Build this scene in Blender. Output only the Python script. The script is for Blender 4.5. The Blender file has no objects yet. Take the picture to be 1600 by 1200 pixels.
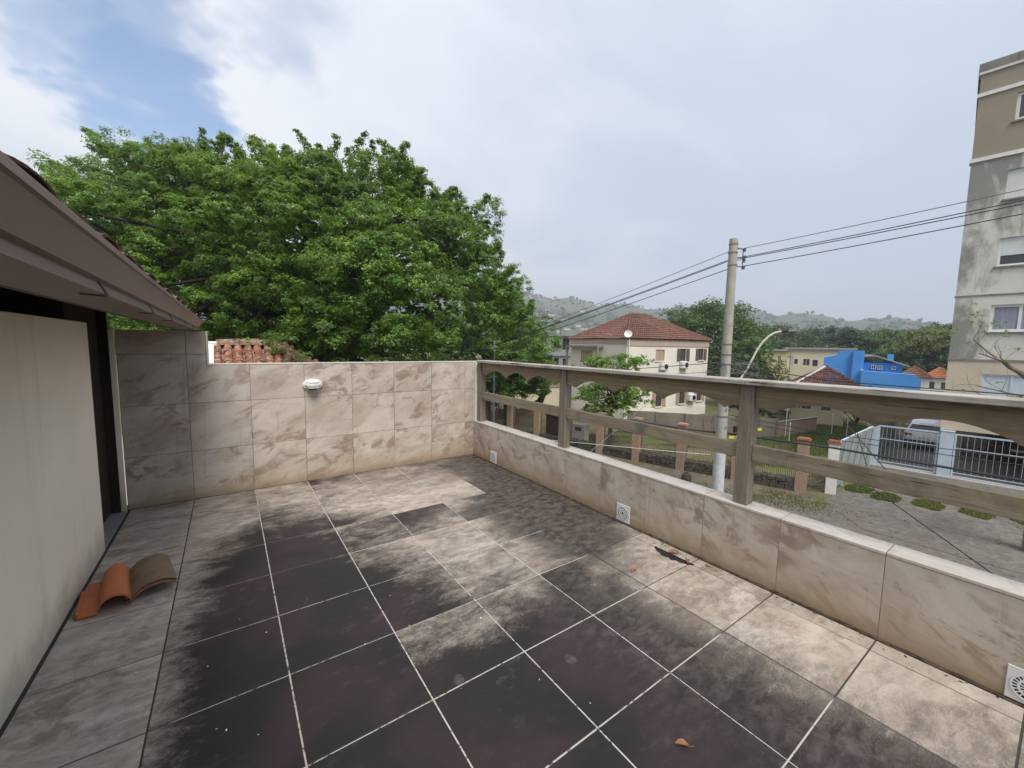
import bpy, math, random
import numpy as np
from mathutils import Vector, Matrix
R = math.radians
scene = bpy.context.scene
COL = scene.collection

# ------------------------------------------------------------------ camera
cam = bpy.data.objects.new('camera', bpy.data.cameras.new('camera'))
COL.objects.link(cam)
cam.data.sensor_width = 36.0
cam.data.lens = 14.14
cam.data.clip_start = 0.05
cam.data.clip_end = 6000
cm = Matrix(((0.81754, 0.04127, -0.57437), (-0.57565, 0.08550, -0.81323), (0.01555, 0.99548, 0.09363))).to_4x4()
cm.translation = (-2.5925, -4.5268, 1.4254)
cam.matrix_world = cm
scene.camera = cam

# ------------------------------------------------------------------ node helper
class G:
    def __init__(s, tree):
        s.t = tree
        s.N = tree.nodes
        s.L = tree.links
    def n(s, typ, ins=None, **props):
        nd = s.N.new('ShaderNode' + typ)
        for k, v in props.items():
            setattr(nd, k, v)
        for k, v in (ins or {}).items():
            s.put(nd.inputs[k], v)
        return nd
    def put(s, sock, v):
        if isinstance(v, bpy.types.NodeSocket):
            s.L.new(v, sock)
        elif isinstance(v, bpy.types.Node):
            s.L.new(v.outputs[0], sock)
        elif isinstance(v, (tuple, list)) and len(v) == 3 and sock.type == 'RGBA':
            sock.default_value = (*v, 1)
        else:
            sock.default_value = v
    def math(s, op, a, b=0.0, c=None):
        nd = s.N.new('ShaderNodeMath'); nd.operation = op
        s.put(nd.inputs[0], a); s.put(nd.inputs[1], b)
        if c is not None: s.put(nd.inputs[2], c)
        return nd.outputs[0]
    def vmath(s, op, a, b=(0, 0, 0)):
        nd = s.N.new('ShaderNodeVectorMath'); nd.operation = op
        s.put(nd.inputs[0], a)
        if op == 'SCALE': s.put(nd.inputs['Scale'], b)
        else: s.put(nd.inputs[1], b)
        return nd.outputs['Value'] if op in ('DOT_PRODUCT', 'LENGTH') else nd.outputs[0]
    def mix(s, f, a, b, mode='MIX'):
        nd = s.N.new('ShaderNodeMix'); nd.data_type = 'RGBA'; nd.blend_type = mode
        s.put(nd.inputs[0], f); s.put(nd.inputs[6], a); s.put(nd.inputs[7], b)
        return nd.outputs[2]
    def lerp(s, f, a, b):
        nd = s.N.new('ShaderNodeMix'); nd.data_type = 'FLOAT'
        s.put(nd.inputs[0], f); s.put(nd.inputs[2], a); s.put(nd.inputs[3], b)
        return nd.outputs[0]
    def noise(s, vec, scale, detail=4, rough=.55, dist=0.0):
        nd = s.n('TexNoise', {'Scale': scale, 'Detail': detail, 'Roughness': rough, 'Distortion': dist})
        if vec is not None: s.put(nd.inputs['Vector'], vec)
        return nd.outputs[0]
    def mapr(s, v, a, b, c=0.0, d=1.0, smooth=True):
        nd = s.N.new('ShaderNodeMapRange')
        nd.interpolation_type = 'SMOOTHSTEP' if smooth else 'LINEAR'
        s.put(nd.inputs[0], v)
        for i, q in enumerate((a, b, c, d)): s.put(nd.inputs[i + 1], q)
        return nd.outputs[0]
    def mapping(s, vec, loc=(0, 0, 0), rot=(0, 0, 0), scale=(1, 1, 1)):
        nd = s.n('Mapping', {'Vector': vec, 'Rotation': rot, 'Scale': scale})
        s.put(nd.inputs['Location'], loc)
        return nd.outputs[0]
    def obj(s): return s.n('TexCoord').outputs['Object']
    def pos(s): return s.n('NewGeometry').outputs['Position']
    def rnd(s): return s.n('ObjectInfo').outputs['Random']
    def xyz(s, v):
        nd = s.n('SeparateXYZ', {0: v}); return nd.outputs[0], nd.outputs[1], nd.outputs[2]
    def comb(s, x, y, z):
        return s.n('CombineXYZ', {0: x, 1: y, 2: z}).outputs[0]

# ------------------------------------------------------------------ world: daylight sky with a broken cloud deck
SUN_EL, SUN_AZ = R(58), R(194)          # azimuth clockwise from +Y
world = bpy.data.worlds.new('World'); scene.world = world
world.use_nodes = True
world.node_tree.nodes.clear()
g = G(world.node_tree)
sky = g.n('TexSky', sky_type='NISHITA', sun_disc=False, sun_elevation=SUN_EL, sun_rotation=SUN_AZ, altitude=30, air_density=1.0, dust_density=1.5, ozone_density=1.5)
blue = g.vmath('SCALE', sky.outputs[0], 0.15)
dirv = g.n('TexCoord').outputs['Generated']
dx, dy, dz = g.xyz(dirv)
zz = g.math('ADD', g.math('MAXIMUM', dz, 0.0), 0.22)
pl = g.comb(g.math('DIVIDE', dx, zz), g.math('DIVIDE', dy, zz), 0.0)      # the flat cloud deck seen in perspective
big = g.noise(g.mapping(pl, (3.1, 1.7, 0)), 0.9, 3, .5, .3)
med = g.noise(g.mapping(pl, (7.3, 2.2, 0), (0, 0, .5), (1.0, 1.6, 1)), 1.7, 7, .56, .35)
fine = g.noise(g.mapping(pl, (1.3, 9.2, 0)), 6.0, 6, .6, .2)
cov = g.math('ADD', g.math('MULTIPLY', big, .35), g.math('ADD', g.math('MULTIPLY', med, .60), g.math('MULTIPLY', fine, .07)))
# gaps in the deck
wob = g.vmath('SCALE', g.vmath('SUBTRACT', g.n('TexNoise', {'Vector': g.mapping(pl, (2, 2, 0)), 'Scale': 2.6, 'Detail': 4.0, 'Roughness': .55}).outputs['Color'], (.5, .5, .5)), .55)
wdir = g.vmath('NORMALIZE', g.vmath('ADD', dirv, wob))
def gap(d, r0, r1):
    return g.mapr(g.vmath('DOT_PRODUCT', wdir, Vector(d).normalized()[:]), math.cos(r1), math.cos(r0))
gp = g.math('MAXIMUM', gap((-0.085, 0.905, 0.41), .0, .17), g.math('MULTIPLY', gap((-0.16, .86, .52), .0, .24), .85))
gp = g.math('MAXIMUM', gp, g.math('MULTIPLY', gap((.10, .80, .60), .0, .16), .55))
cov = g.math('SUBTRACT', g.math('ADD', cov, .30), g.math('MULTIPLY', gp, .47))
cl = g.mapr(cov, .30, .72)
tone = g.noise(g.mapping(pl, (5, 4, 0), (0, 0, .3), (1, 1.4, 1)), .8, 6, .55, .4)
side = g.mapr(g.vmath('DOT_PRODUCT', dirv, (-.78, .62, 0)), -1.0, .75)      # deck is thinner towards the west
ccol = g.mix(g.mapr(g.math('ADD', tone, g.math('MULTIPLY', g.math('SUBTRACT', side, .5), .42)), .30, .80), (.40, .455, .56), (.63, .655, .70))
hz = g.mapr(dz, 0.0, .36)
ccol = g.mix(hz, g.mix(.75, ccol, (.345, .405, .52)), ccol)
skyc = g.mix(cl, blue, ccol)
skyc = g.mix(g.mapr(dz, -.06, .0), (.12, .12, .10), skyc)
bg = g.n('Background', {'Color': skyc, 'Strength': 1.0})
out = g.n('OutputWorld', {'Surface': bg})

sun = bpy.data.objects.new('sun', bpy.data.lights.new('sun', 'SUN'))
COL.objects.link(sun)
sun.data.energy = 3.0
sun.data.angle = R(30)
sun.data.color = (1.0, .95, .86)
sd = Vector((math.sin(SUN_AZ) * math.cos(SUN_EL), math.cos(SUN_AZ) * math.cos(SUN_EL), math.sin(SUN_EL)))
sun.rotation_euler = (-sd).to_track_quat('-Z', 'Y').to_euler()

scene.view_settings.view_transform = 'Standard'
scene.view_settings.look = 'None'
scene.view_settings.exposure = 0.60
scene.view_settings.gamma = 1.0
scene.view_settings.use_curve_mapping = False
scene.cycles.max_bounces = 6
scene.cycles.transparent_max_bounces = 8

# ------------------------------------------------------------------ object helpers
def tag(o, label=None, cat=None, group=None, kind=None):
    if label: o['label'] = label
    if cat: o['category'] = cat
    if group: o['group'] = group
    if kind: o['kind'] = kind
    return o

def thing(name, label, cat, loc=(0, 0, 0), rz=0.0, group=None):
    o = bpy.data.objects.new(name, None); COL.objects.link(o)
    o.empty_display_size = .2
    o.location = loc; o.rotation_euler = (0, 0, rz)
    return tag(o, label, cat, group)

def put(o, parent):                    # parent while the mesh keeps world coordinates
    if parent is not None:
        o.parent = parent
        o.matrix_parent_inverse = parent.matrix_basis.inverted()

def copy_tree(src, loc, rz=None, label=None, scale=None):
    o = src.copy(); COL.objects.link(o); o.location = loc
    if rz is not None: o.rotation_euler = (0, 0, rz)
    if scale is not None: o.scale = scale
    if label: o['label'] = label
    for ch in src.children:
        c = ch.copy(); COL.objects.link(c); c.parent = o
        for g2 in ch.children:
            d = g2.copy(); COL.objects.link(d); d.parent = c
    return o

class MB:
    """collects simple solids into one mesh"""
    def __init__(s): s.v = []; s.f = []
    def add(s, vs, fs):
        b = len(s.v); s.v += [tuple(p) for p in vs]; s.f += [tuple(i + b for i in f) for f in fs]; return s
    def box(s, x0, x1, y0, y1, z0, z1, M=None):
        vs = [Vector((x, y, z)) for z in (z0, z1) for y in (y0, y1) for x in (x0, x1)]
        if M is not None: vs = [M @ p for p in vs]
        return s.add(vs, [(0, 2, 3, 1), (4, 5, 7, 6), (0, 1, 5, 4), (2, 6, 7, 3), (0, 4, 6, 2), (1, 3, 7, 5)])
    def cbox(s, w, d, h, c):           # box on z=0 with chamfered upper edges
        a, b = w / 2, d / 2
        q = [(-1, -1), (1, -1), (1, 1), (-1, 1)]
        vs = [(x * a, y * b, 0) for x, y in q] + [(x * a, y * b, h - c) for x, y in q] + [(x * (a - c), y * (b - c), h) for x, y in q]
        fs = [(3, 2, 1, 0), (8, 9, 10, 11)]
        for k in range(4):
            j = (k + 1) % 4
            fs += [(k, j, j + 4, k + 4), (k + 4, j + 4, j + 8, k + 8)]
        return s.add(vs, fs)
    def tube(s, pts, rad, n=6, cap=True):
        pts = [Vector(p) for p in pts]
        if not isinstance(rad, (list, tuple)): rad = [rad] * len(pts)
        b = len(s.v); up = None
        for i, p in enumerate(pts):
            t = (pts[min(i + 1, len(pts) - 1)] - pts[max(i - 1, 0)]).normalized()
            if up is None: up = Vector((0, 0, 1)) if abs(t.z) < .9 else Vector((1, 0, 0))
            a = t.cross(up)
            if a.length < 1e-4: a = t.cross(Vector((.3, 1, 0)))
            a.normalize(); c = a.cross(t).normalized(); up = c
            for k in range(n):
                th = 2 * math.pi * k / n
                s.v.append(tuple(p + (a * math.cos(th) + c * math.sin(th)) * rad[i]))
        for i in range(len(pts) - 1):
            for k in range(n):
                k2 = (k + 1) % n
                s.f.append((b + i * n + k, b + i * n + k2, b + (i + 1) * n + k2, b + (i + 1) * n + k))
        if cap:
            s.f.append(tuple(b + k for k in reversed(range(n))))
            s.f.append(tuple(b + (len(pts) - 1) * n + k for k in range(n)))
        return s
    def lathe(s, prof, n=20, M=None, sx=1, sy=1):
        b = len(s.v)
        for r, z in prof:
            for k in range(n):
                th = 2 * math.pi * k / n
                p = Vector((r * math.cos(th) * sx, r * math.sin(th) * sy, z))
                s.v.append(tuple(M @ p if M is not None else p))
        for i in range(len(prof) - 1):
            for k in range(n):
                k2 = (k + 1) % n
                s.f.append((b + i * n + k, b + i * n + k2, b + (i + 1) * n + k2, b + (i + 1) * n + k))
        s.f.append(tuple(b + k for k in reversed(range(n))))
        s.f.append(tuple(b + (len(prof) - 1) * n + k for k in range(n)))
        return s
    def prism(s, poly, fn, d0, d1):    # polygon (a,b) extruded; fn(a,b,d)->xyz
        n = len(poly); b = len(s.v)
        for d in (d0, d1):
            for a, c in poly: s.v.append(tuple(fn(a, c, d)))
        s.f.append(tuple(b + k for k in range(n))); s.f.append(tuple(b + n + k for k in reversed(range(n))))
        for k in range(n):
            j = (k + 1) % n
            s.f.append((b + k, b + n + k, b + n + j, b + j))
        return s
    def mesh(s, name):
        m = bpy.data.meshes.new(name); m.from_pydata(s.v, [], s.f)
        import bmesh
        bm = bmesh.new(); bm.from_mesh(m); bmesh.ops.recalc_face_normals(bm, faces=bm.faces); bm.to_mesh(m); bm.free()
        return m
    def build(s, name, mat, parent=None, smooth=False, local=False, bevel=0, kind=None):
        m = s.mesh(name); m.materials.append(mat)
        return place(name, m, parent, smooth, local, bevel, kind)

def place(name, m, parent=None, smooth=False, local=False, bevel=0, kind=None, loc=None, rot=None):
    o = bpy.data.objects.new(name, m); COL.objects.link(o)
    if smooth:
        m.polygons.foreach_set('use_smooth', [True] * len(m.polygons))
        try: m.set_sharp_from_angle(angle=R(40))
        except Exception: pass
    if loc is not None: o.location = loc
    if rot is not None: o.rotation_euler = rot
    if parent is not None:
        if local: o.parent = parent
        else: put(o, parent)
    if bevel:
        b = o.modifiers.new('bevel', 'BEVEL'); b.width = bevel; b.segments = 2; b.limit_method = 'ANGLE'
    if kind: o['kind'] = kind
    return o

# ------------------------------------------------------------------ materials
def newmat(name):
    m = bpy.data.materials.new(name); m.use_nodes = True
    m.node_tree.nodes.clear()
    return m, G(m.node_tree)

def finish(g, color, rough=.7, bump=None, bstr=.3, bdist=.01, metal=0.0, spec=.5, extra=None):
    p = g.n('BsdfPrincipled')
    g.put(p.inputs['Base Color'], color); g.put(p.inputs['Roughness'], rough)
    g.put(p.inputs['Metallic'], metal); g.put(p.inputs['Specular IOR Level'], spec)
    if bump is not None:
        b = g.n('Bump', {'Strength': bstr, 'Distance': bdist, 'Height': bump})
        g.L.new(b.outputs[0], p.inputs['Normal'])
    for k, v in (extra or {}).items(): g.put(p.inputs[k], v)
    o = g.n('OutputMaterial', {'Surface': p})
    return p

def mottled(name, c1, c2, scale=4, rough=.75, bstr=.25, bscale=40, c3=None, lo=.35, hi=.65, stretch=(1, 1, 1), metal=0, spec=.4, bdist=.006):
    m, g = newmat(name)
    v = g.mapping(g.obj(), g.comb(g.math('MULTIPLY', g.rnd(), 37.0), g.math('MULTIPLY', g.rnd(), 11.0), 0.0), (0, 0, 0), stretch)
    n1 = g.noise(v, scale, 6, .6, .3)
    col = g.mix(g.mapr(n1, lo, hi), c1, c2)
    if c3 is not None:
        n2 = g.noise(g.mapping(v, (9, 4, 2)), scale * 2.3, 6, .65)
        col = g.mix(g.mapr(n2, .56, .70), col, c3)
    finish(g, col, rough, g.noise(v, bscale, 5, .6), bstr, bdist, metal, spec)
    return m

def stone_color(g, v, plane='xz', ang=-.5, st=1.9):
    """beige printed slate pattern of the tiles: pale ground, brown drifts running on a diagonal"""
    x, y, z = g.xyz(v)
    p = {'xz': (x, z), 'yz': (y, z), 'xy': (x, y), 'yx': (y, x)}[plane]
    r = g.rnd()
    q = g.comb(p[0], p[1], g.math('MULTIPLY', r, 40.0))
    w = g.mapping(g.mapping(q, (0, 0, 0), (0, 0, ang)), (0, 0, 0), (0, 0, 0), (1.0, st, 1.0))
    a = g.noise(w, 2.3, 8, .62, .9)
    b = g.noise(g.mapping(w, (4, 7, 3)), 3.8, 9, .70, .9)
    c = g.noise(g.mapping(q, (8, 1, 5)), 1.9, 3, .5, .3)
    d = g.noise(g.mapping(w, (1, 2, 9), (0, 0, .12), (1, 1.8, 1)), 7.0, 8, .72, .7)
    col = g.mix(g.mapr(a, .36, .64), (.545, .488, .425), (.425, .352, .295))
    col = g.mix(g.math('MULTIPLY', g.mapr(b, .49, .60, 0, .95), g.mapr(c, .36, .56)), col, (.25, .175, .132))
    col = g.mix(g.math('MULTIPLY', g.mapr(d, .56, .68, 0, .75), g.mapr(a, .36, .56)), col, (.20, .14, .108))
    col = g.mix(g.math('MULTIPLY', g.mapr(d, .30, .42, .55, 0), g.mapr(b, .40, .55, 1, 0)), col, (.62, .58, .525))
    col = g.mix(g.mapr(c, .48, .74, 0, .5), col, (.53, .49, .45))
    return col, d

def tile_vec(g):
    r = g.rnd()
    o = g.n('ObjectInfo')
    return g.mapping(g.obj(), g.comb(g.math('MULTIPLY', r, 83.0), g.math('MULTIPLY', r, 41.0), g.math('MULTIPLY', r, 17.0)))

def mk_wall_tile(plane='xz', ang=-.42):
    m, g = newmat('wall_tile_stone')
    col, b = stone_color(g, tile_vec(g), plane, ang)
    x, y, z = g.xyz(g.pos())
    n = g.noise(g.pos(), 5, 6, .65)
    # rising damp just above the floor
    damp = g.mapr(g.math('ADD', z, g.math('MULTIPLY', n, -.10)), -.05, .05, .75, 0.0)
    col = g.mix(damp, col, (.17, .125, .08))
    damp2 = g.mapr(g.math('ADD', z, g.math('MULTIPLY', n, -.25)), -.08, .16, .5, 0.0)
    col = g.mix(damp2, col, (.36, .265, .16))
    run = g.noise(g.mapping(g.pos(), (0, 0, 0), (0, 0, 0), (16, 16, .9)), 1.6, 5, .6, .2)
    col = g.mix(g.math('MULTIPLY', g.mapr(run, .54, .72, 0, .42), g.mapr(n, .35, .6)), col, (.27, .225, .175))
    # soft eave shade painted into the left end of the back wall
    eave_shade = g.math('MULTIPLY', g.mapr(x, -3.4, -2.2, .16, 0.0), g.mapr(z, 0.2, 1.3, .3, 1.0))
    col = g.mix(eave_shade, col, (.20, .18, .15))
    finish(g, col, .5, b, .12, .003, 0, .4)
    return m

def mk_floor_tile():
    m, g = newmat('floor_tile_stone')
    col, b = stone_color(g, tile_vec(g), 'xy', .08)
    oi = g.n('ObjectInfo')
    sc = g.n('SeparateColor', {0: oi.outputs['Color']})
    tl, tr, bl = sc.outputs[0], sc.outputs[1], sc.outputs[2]
    br = oi.outputs['Alpha']
    x, y, z = g.xyz(g.obj())
    u = g.mapr(x, -.23, .23, 0, 1, False); v = g.mapr(y, -.23, .23, 0, 1, False)
    D = g.lerp(v, g.lerp(u, bl, br), g.lerp(u, tl, tr))
    P = g.pos()
    n1 = g.noise(g.mapping(P, (0, 0, 0), (0, 0, .12), (1.0, 1.7, 1)), 3.0, 6, .62, .6)
    n2 = g.noise(g.mapping(P, (3, 8, 1), (0, 0, .1), (1, 1.8, 1)), 12, 7, .72, .4)
    n3 = g.noise(g.mapping(P, (3, 8, 1), (0, 0, 0), (1, 2.4, 1)), 75, 5, .75, .3)
    n4 = g.noise(g.mapping(P, (9, 2, 1)), 1.1, 4, .55, .4)
    f = g.math('ADD', D, g.math('MULTIPLY', g.math('SUBTRACT', n1, .5), 1.05))
    f = g.math('ADD', f, g.math('MULTIPLY', g.math('SUBTRACT', n2, .5), .85))
    f = g.math('ADD', f, g.math('MULTIPLY', g.math('SUBTRACT', n3, .5), .75))
    s = g.mapr(f, .22, .84)
    pur = g.mapr(g.noise(g.mapping(P, (2, 5, 0)), 1.9, 4, .55, .5), .42, .64)
    px_, py_, pz_ = g.xyz(P)
    thick = g.mapr(g.math('ADD', g.math('ADD', px_, g.math('MULTIPLY', py_, .18)), g.math('MULTIPLY', n4, .9)), -1.75, -.55)      # film is thinner, dusty towards the parapet and the far corner
    dark = g.mix(pur, (.0155, .0140, .0138), (.032, .019, .0225))
    dark = g.mix(thick, dark, g.mix(g.mapr(n2, .36, .64), (.026, .023, .022), (.105, .090, .077)))
    # worn places where the film has thinned, dried puddle marks
    dark = g.mix(g.math('MULTIPLY', g.mapr(n2, .52, .74), g.mapr(n4, .42, .60, .06, .50)), dark, (.12, .10, .092))
    dark = g.mix(g.mapr(n3, .60, .80, 0, .35), dark, (.075, .062, .06))
    pud = g.n('TexVoronoi', {'Vector': g.mapping(g.vmath('ADD', P, g.vmath('SCALE', g.n('TexNoise', {'Vector': P, 'Scale': 9.0}).outputs['Color'], .06)), (.3, .7, 0)), 'Scale': 2.6}, feature='F1').outputs['Distance']
    dark = g.mix(g.math('MULTIPLY', g.mapr(pud, .05, .085, 1, 0), g.mapr(n2, .35, .65, .05, .35)), dark, (.20, .17, .18))
    thin = g.mapr(f, -.25, .45, 0, .5)
    col = g.mix(.14, col, (.22, .21, .195))
    col = g.mix(g.math('MULTIPLY', g.mapr(n2, .42, .66, 0, .55), g.mapr(n4, .38, .58)), col, (.17, .155, .14))
    col = g.mix(thin, col, (.175, .145, .12))
    col = g.mix(s, col, dark)
    finish(g, col, g.lerp(s, .6, .55), g.math('ADD', n3, g.math('MULTIPLY', b, .5)), .15, .003, 0, .30)
    return m

def mk_grout():
    m, g = newmat('grout')
    P = g.pos()
    x, y, z = g.xyz(P)
    n = g.noise(P, 2.0, 4, .6, .3)
    mid = g.math('MULTIPLY', g.mapr(x, -2.95, -2.7), g.mapr(x, -.75, -.5, 1, 0))
    a = g.mapr(g.math('ADD', g.math('MULTIPLY', mid, .62), g.math('MULTIPLY', n, .5)), .46, .70)
    col = g.mix(a, (.045, .038, .032), (.44, .41, .375))
    col = g.mix(g.mapr(g.noise(P, 40, 4, .7), .52, .66), col, (.03, .027, .025))
    finish(g, col, .9)
    return m

def mk_wood(name, axis, c1, c2, c3, lich=.0):
    m, g = newmat(name)
    sc = [9, 9, 9]; sc[axis] = .55
    off = g.comb(g.math('MULTIPLY', g.rnd(), 23.0), g.math('MULTIPLY', g.rnd(), 51.0), 0.0)
    v = g.mapping(g.obj(), off, (0, 0, 0), tuple(sc))
    n = g.noise(v, 3.0, 8, .68, .7)
    n2 = g.noise(g.mapping(g.obj(), off), 3.5, 5, .6, .4)
    col = g.mix(g.mapr(n, .36, .66), c1, c2)
    col = g.mix(g.mapr(n2, .50, .68), col, c3)
    fib = g.noise(g.mapping(v, (3, 3, 3)), 16, 5, .7, .2)
    col = g.mix(g.mapr(fib, .52, .72, 0, .7), col, tuple(q * .35 for q in c1))
    sc2 = [26, 26, 26]; sc2[axis] = .8
    crk = g.noise(g.mapping(g.obj(), off, (0, 0, 0), tuple(sc2)), 2.2, 3, .5, .2)
    col = g.mix(g.mapr(crk, .655, .70, 0, .85), col, (.03, .024, .018))
    if lich:
        n4 = g.noise(g.mapping(g.obj(), (4, 2, 1)), 3.0, 6, .65, .3)
        col = g.mix(g.mapr(n4, .58, .70, 0, lich), col, (.30, .225, .075))
    finish(g, col, .8, g.math('ADD', n, fib), .35, .004, 0, .3)
    return m

M = {}
M['wall_tile'] = mk_wall_tile()
M['parapet_tile'] = mk_wall_tile('yz', -.45)
M['floor_tile'] = mk_floor_tile()
M['grout'] = mk_grout()
M['joint'] = mottled('wall_joint', (.20, .18, .155), (.11, .095, .08), 6, .9)
M['joint_pale'] = mottled('parapet_joint', (.42, .39, .35), (.24, .21, .175), 6, .9)
M['cap_tile'] = None
def mk_cap():
    m, g = newmat('cap_tile_stone')
    col, b = stone_color(g, tile_vec(g), 'yx', .1)
    col = g.mix(.5, col, (.56, .52, .47))
    col = g.mix(g.mapr(g.noise(g.pos(), 11, 6, .65), .60, .74, 0, .6), col, (.22, .18, .14))
    finish(g, col, .5, b, .1, .003)
    return m
M['cap_tile'] = mk_cap()
M['wood'] = mk_wood('weathered_wood', 1, (.205, .160, .098), (.285, .230, .148), (.185, .15, .108), .65)
M['wood_post'] = mk_wood('weathered_wood_post', 2, (.19, .160, .122), (.255, .222, .172), (.19, .158, .105), .4)
M['wood_cap'] = mk_wood('grey_wood', 1, (.34, .31, .28), (.44, .41, .38), (.24, .21, .185))
M['wood_rail'] = mk_wood('grey_wood_rail', 1, (.24, .198, .142), (.31, .264, .192), (.175, .145, .105), .4)
M['cream'] = None
def mk_plaster(name, c1, c2, stain=(.2, .18, .15), st=.3, scale=1.2, streak=True, bstr=.12):
    m, g = newmat(name)
    v = g.mapping(g.obj(), g.comb(g.math('MULTIPLY', g.rnd(), 91.0), 0.0, 0.0))
    col = g.mix(g.mapr(g.noise(v, scale, 5, .6, .3), .35, .68), c1, c2)
    if streak:
        s = g.noise(g.mapping(v, (2, 3, 1), (0, 0, 0), (1, 1, .18)), scale * 2.4, 7, .68, .4)
        s2 = g.noise(g.mapping(v, (5, 1, 2)), scale * .45, 4, .6, .5)
        col = g.mix(g.math('MULTIPLY', g.mapr(s, .50, .72), g.mapr(s2, .40, .62, 0, st)), col, stain)
    finish(g, col, .85, g.noise(v, 60, 5, .65), bstr, .004, 0, .25)
    return m
def mk_cream():
    m, g = newmat('cream_paint'); P = g.pos(); x, y, z = g.xyz(P)
    col = g.mix(g.mapr(g.noise(P, 1.4, 5, .6, .3), .35, .68), (.84, .775, .635), (.79, .725, .59))
    drip = g.noise(g.mapping(P, (2, 3, 1), (0, 0, 0), (1, 5, .25)), 2.6, 7, .68, .4)
    col = g.mix(g.mapr(drip, .54, .74, 0, .35), col, (.52, .46, .37))
    foot = g.mapr(g.math('ADD', z, g.math('MULTIPLY', g.noise(P, 6, 6, .68), -.30)), -.14, .10, .75, 0)
    col = g.mix(foot, col, (.40, .36, .30))
    scuff = g.noise(g.mapping(P, (5, 1, 2), (.4, 0, 0), (1, .6, 3)), 9, 6, .75, .6)
    col = g.mix(g.mapr(scuff, .66, .74, 0, .4), col, (.45, .42, .37))
    finish(g, col, .8, g.math('ADD', g.noise(P, 9, 4, .6), g.math('MULTIPLY', g.noise(P, 85, 4, .6), .35)), .22, .006, 0, .25)
    return m
M['cream'] = mk_cream()
M['gutter'] = mottled('brown_gutter_paint', (.255, .185, .162), (.215, .155, .136), 3, .5, .12, 30, (.16, .115, .10), .35, .65, (1, .25, 1), 0, .45)
M['dark_wood'] = mk_wood('dark_brown_wood', 2, (.022, .014, .011), (.035, .022, .018), (.028, .018, .014))
M['rafter'] = mk_wood('rafter_wood', 0, (.12, .088, .072), (.16, .12, .10), (.10, .072, .06))
M['roof_under'] = mottled('roof_boards', (.035, .025, .022), (.05, .036, .03), 5, .9)
M['orange'] = mottled('new_terracotta', (.50, .165, .060), (.42, .125, .050), 5, .6, .18, 50, (.27, .085, .055), .3, .7, (1, .35, 1))
M['oldtile'] = mottled('weathered_terracotta', (.23, .155, .095), (.165, .115, .068), 9, .85, .4, 60, (.25, .13, .085))
M['oldedge'] = mottled('terracotta_edge', (.30, .12, .075), (.22, .10, .07), 12, .85, .3)
def mk_roof(name, c1, c2, c3, c4):
    m, g = newmat(name)
    P = g.obj(); r = g.rnd()
    col = g.mix(r, c1, c2)
    v = g.mapping(P, g.comb(g.math('MULTIPLY', r, 60.0), 0.0, 0.0))
    col = g.mix(g.mapr(g.noise(v, 6, 6, .65, .3), .45, .62), col, c3)
    col = g.mix(g.mapr(g.noise(g.mapping(v, (3, 1, 7)), 11, 6, .7, .2), .52, .62, 0, .85), col, c4)
    finish(g, col, .9, g.noise(v, 40, 5, .6), .3, .01, 0, .2)
    return m
M['roof_old'] = mk_roof('lichened_roof_tile', (.27, .095, .058), (.33, .15, .095), (.10, .055, .042), (.36, .31, .245))
M['roof_ridge'] = mk_roof('lichened_ridge_tile', (.20, .085, .06), (.33, .27, .19), (.11, .065, .05), (.36, .32, .25))
M['roof_red'] = mk_roof('red_roof_tile', (.155, .072, .054), (.205, .100, .074), (.105, .054, .045), (.29, .18, .145))
M['white'] = mottled('white_paint', (.74, .74, .72), (.66, .66, .63), 5, .5, .05)
M['white_worn'] = mottled('flaking_white_paint', (.72, .73, .71), (.62, .64, .62), 25, .55, .25, 60, (.16, .12, .11), .35, .65, (1, 1, 1))
M['plastic'] = mottled('white_plastic', (.70, .71, .72), (.62, .63, .63), 8, .4, .05)
M['black'] = mottled('black_plastic', (.012, .012, .014), (.02, .02, .022), 6, .5, .1)
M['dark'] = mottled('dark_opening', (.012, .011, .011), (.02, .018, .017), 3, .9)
M['galv'] = mottled('galvanised_steel', (.26, .27, .28), (.18, .19, .20), 14, .5, .2, 50, None, .35, .65, (1, 1, 1), .5)
M['concrete'] = None
def mk_concrete(name, c1, c2, c3, sc=1.6):
    m, g = newmat(name)
    v = g.obj()
    col = g.mix(g.mapr(g.noise(v, sc, 6, .6, .3), .35, .65), c1, c2)
    col = g.mix(g.mapr(g.noise(g.mapping(v, (1, 4, 2), (0, 0, 0), (1, 1, .3)), sc * 4, 7, .7), .55, .70), col, c3)
    finish(g, col, .9, g.noise(v, 45, 6, .65), .3, .008, 0, .2)
    return m
M['pole'] = mk_concrete('pole_concrete', (.40, .38, .325), (.34, .325, .285), (.24, .225, .20), 2.2)
M['pole_base'] = mottled('pole_whitewash', (.53, .55, .55), (.45, .47, .48), 4, .8, .15, 50, (.30, .29, .27))
M['concrete'] = mk_concrete('grey_concrete', (.25, .235, .215), (.19, .18, .165), (.12, .11, .10), .8)
M['paleconc'] = mk_concrete('pale_concrete', (.40, .375, .33), (.33, .31, .275), (.22, .21, .185), .6)
def mk_leaf(name, dark, light, yel, trans=.35):
    m, g = newmat(name)
    a = g.n('Attribute', attribute_name='shade').outputs['Fac']
    col = g.mix(a, dark, light)
    col = g.mix(g.mapr(a, .86, 1.0, 0, .8), col, yel)
    p = g.n('BsdfPrincipled'); g.put(p.inputs['Base Color'], col)
    g.put(p.inputs['Roughness'], .46); g.put(p.inputs['Specular IOR Level'], .35)
    tcol = g.mix(.5, col, tuple(min(1, q * 1.5) for q in yel))
    t = g.n('BsdfTranslucent', {'Color': tcol})
    mx = g.n('MixShader', {0: trans, 1: p.outputs[0], 2: t.outputs[0]})
    g.n('OutputMaterial', {'Surface': mx})
    return m
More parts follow.
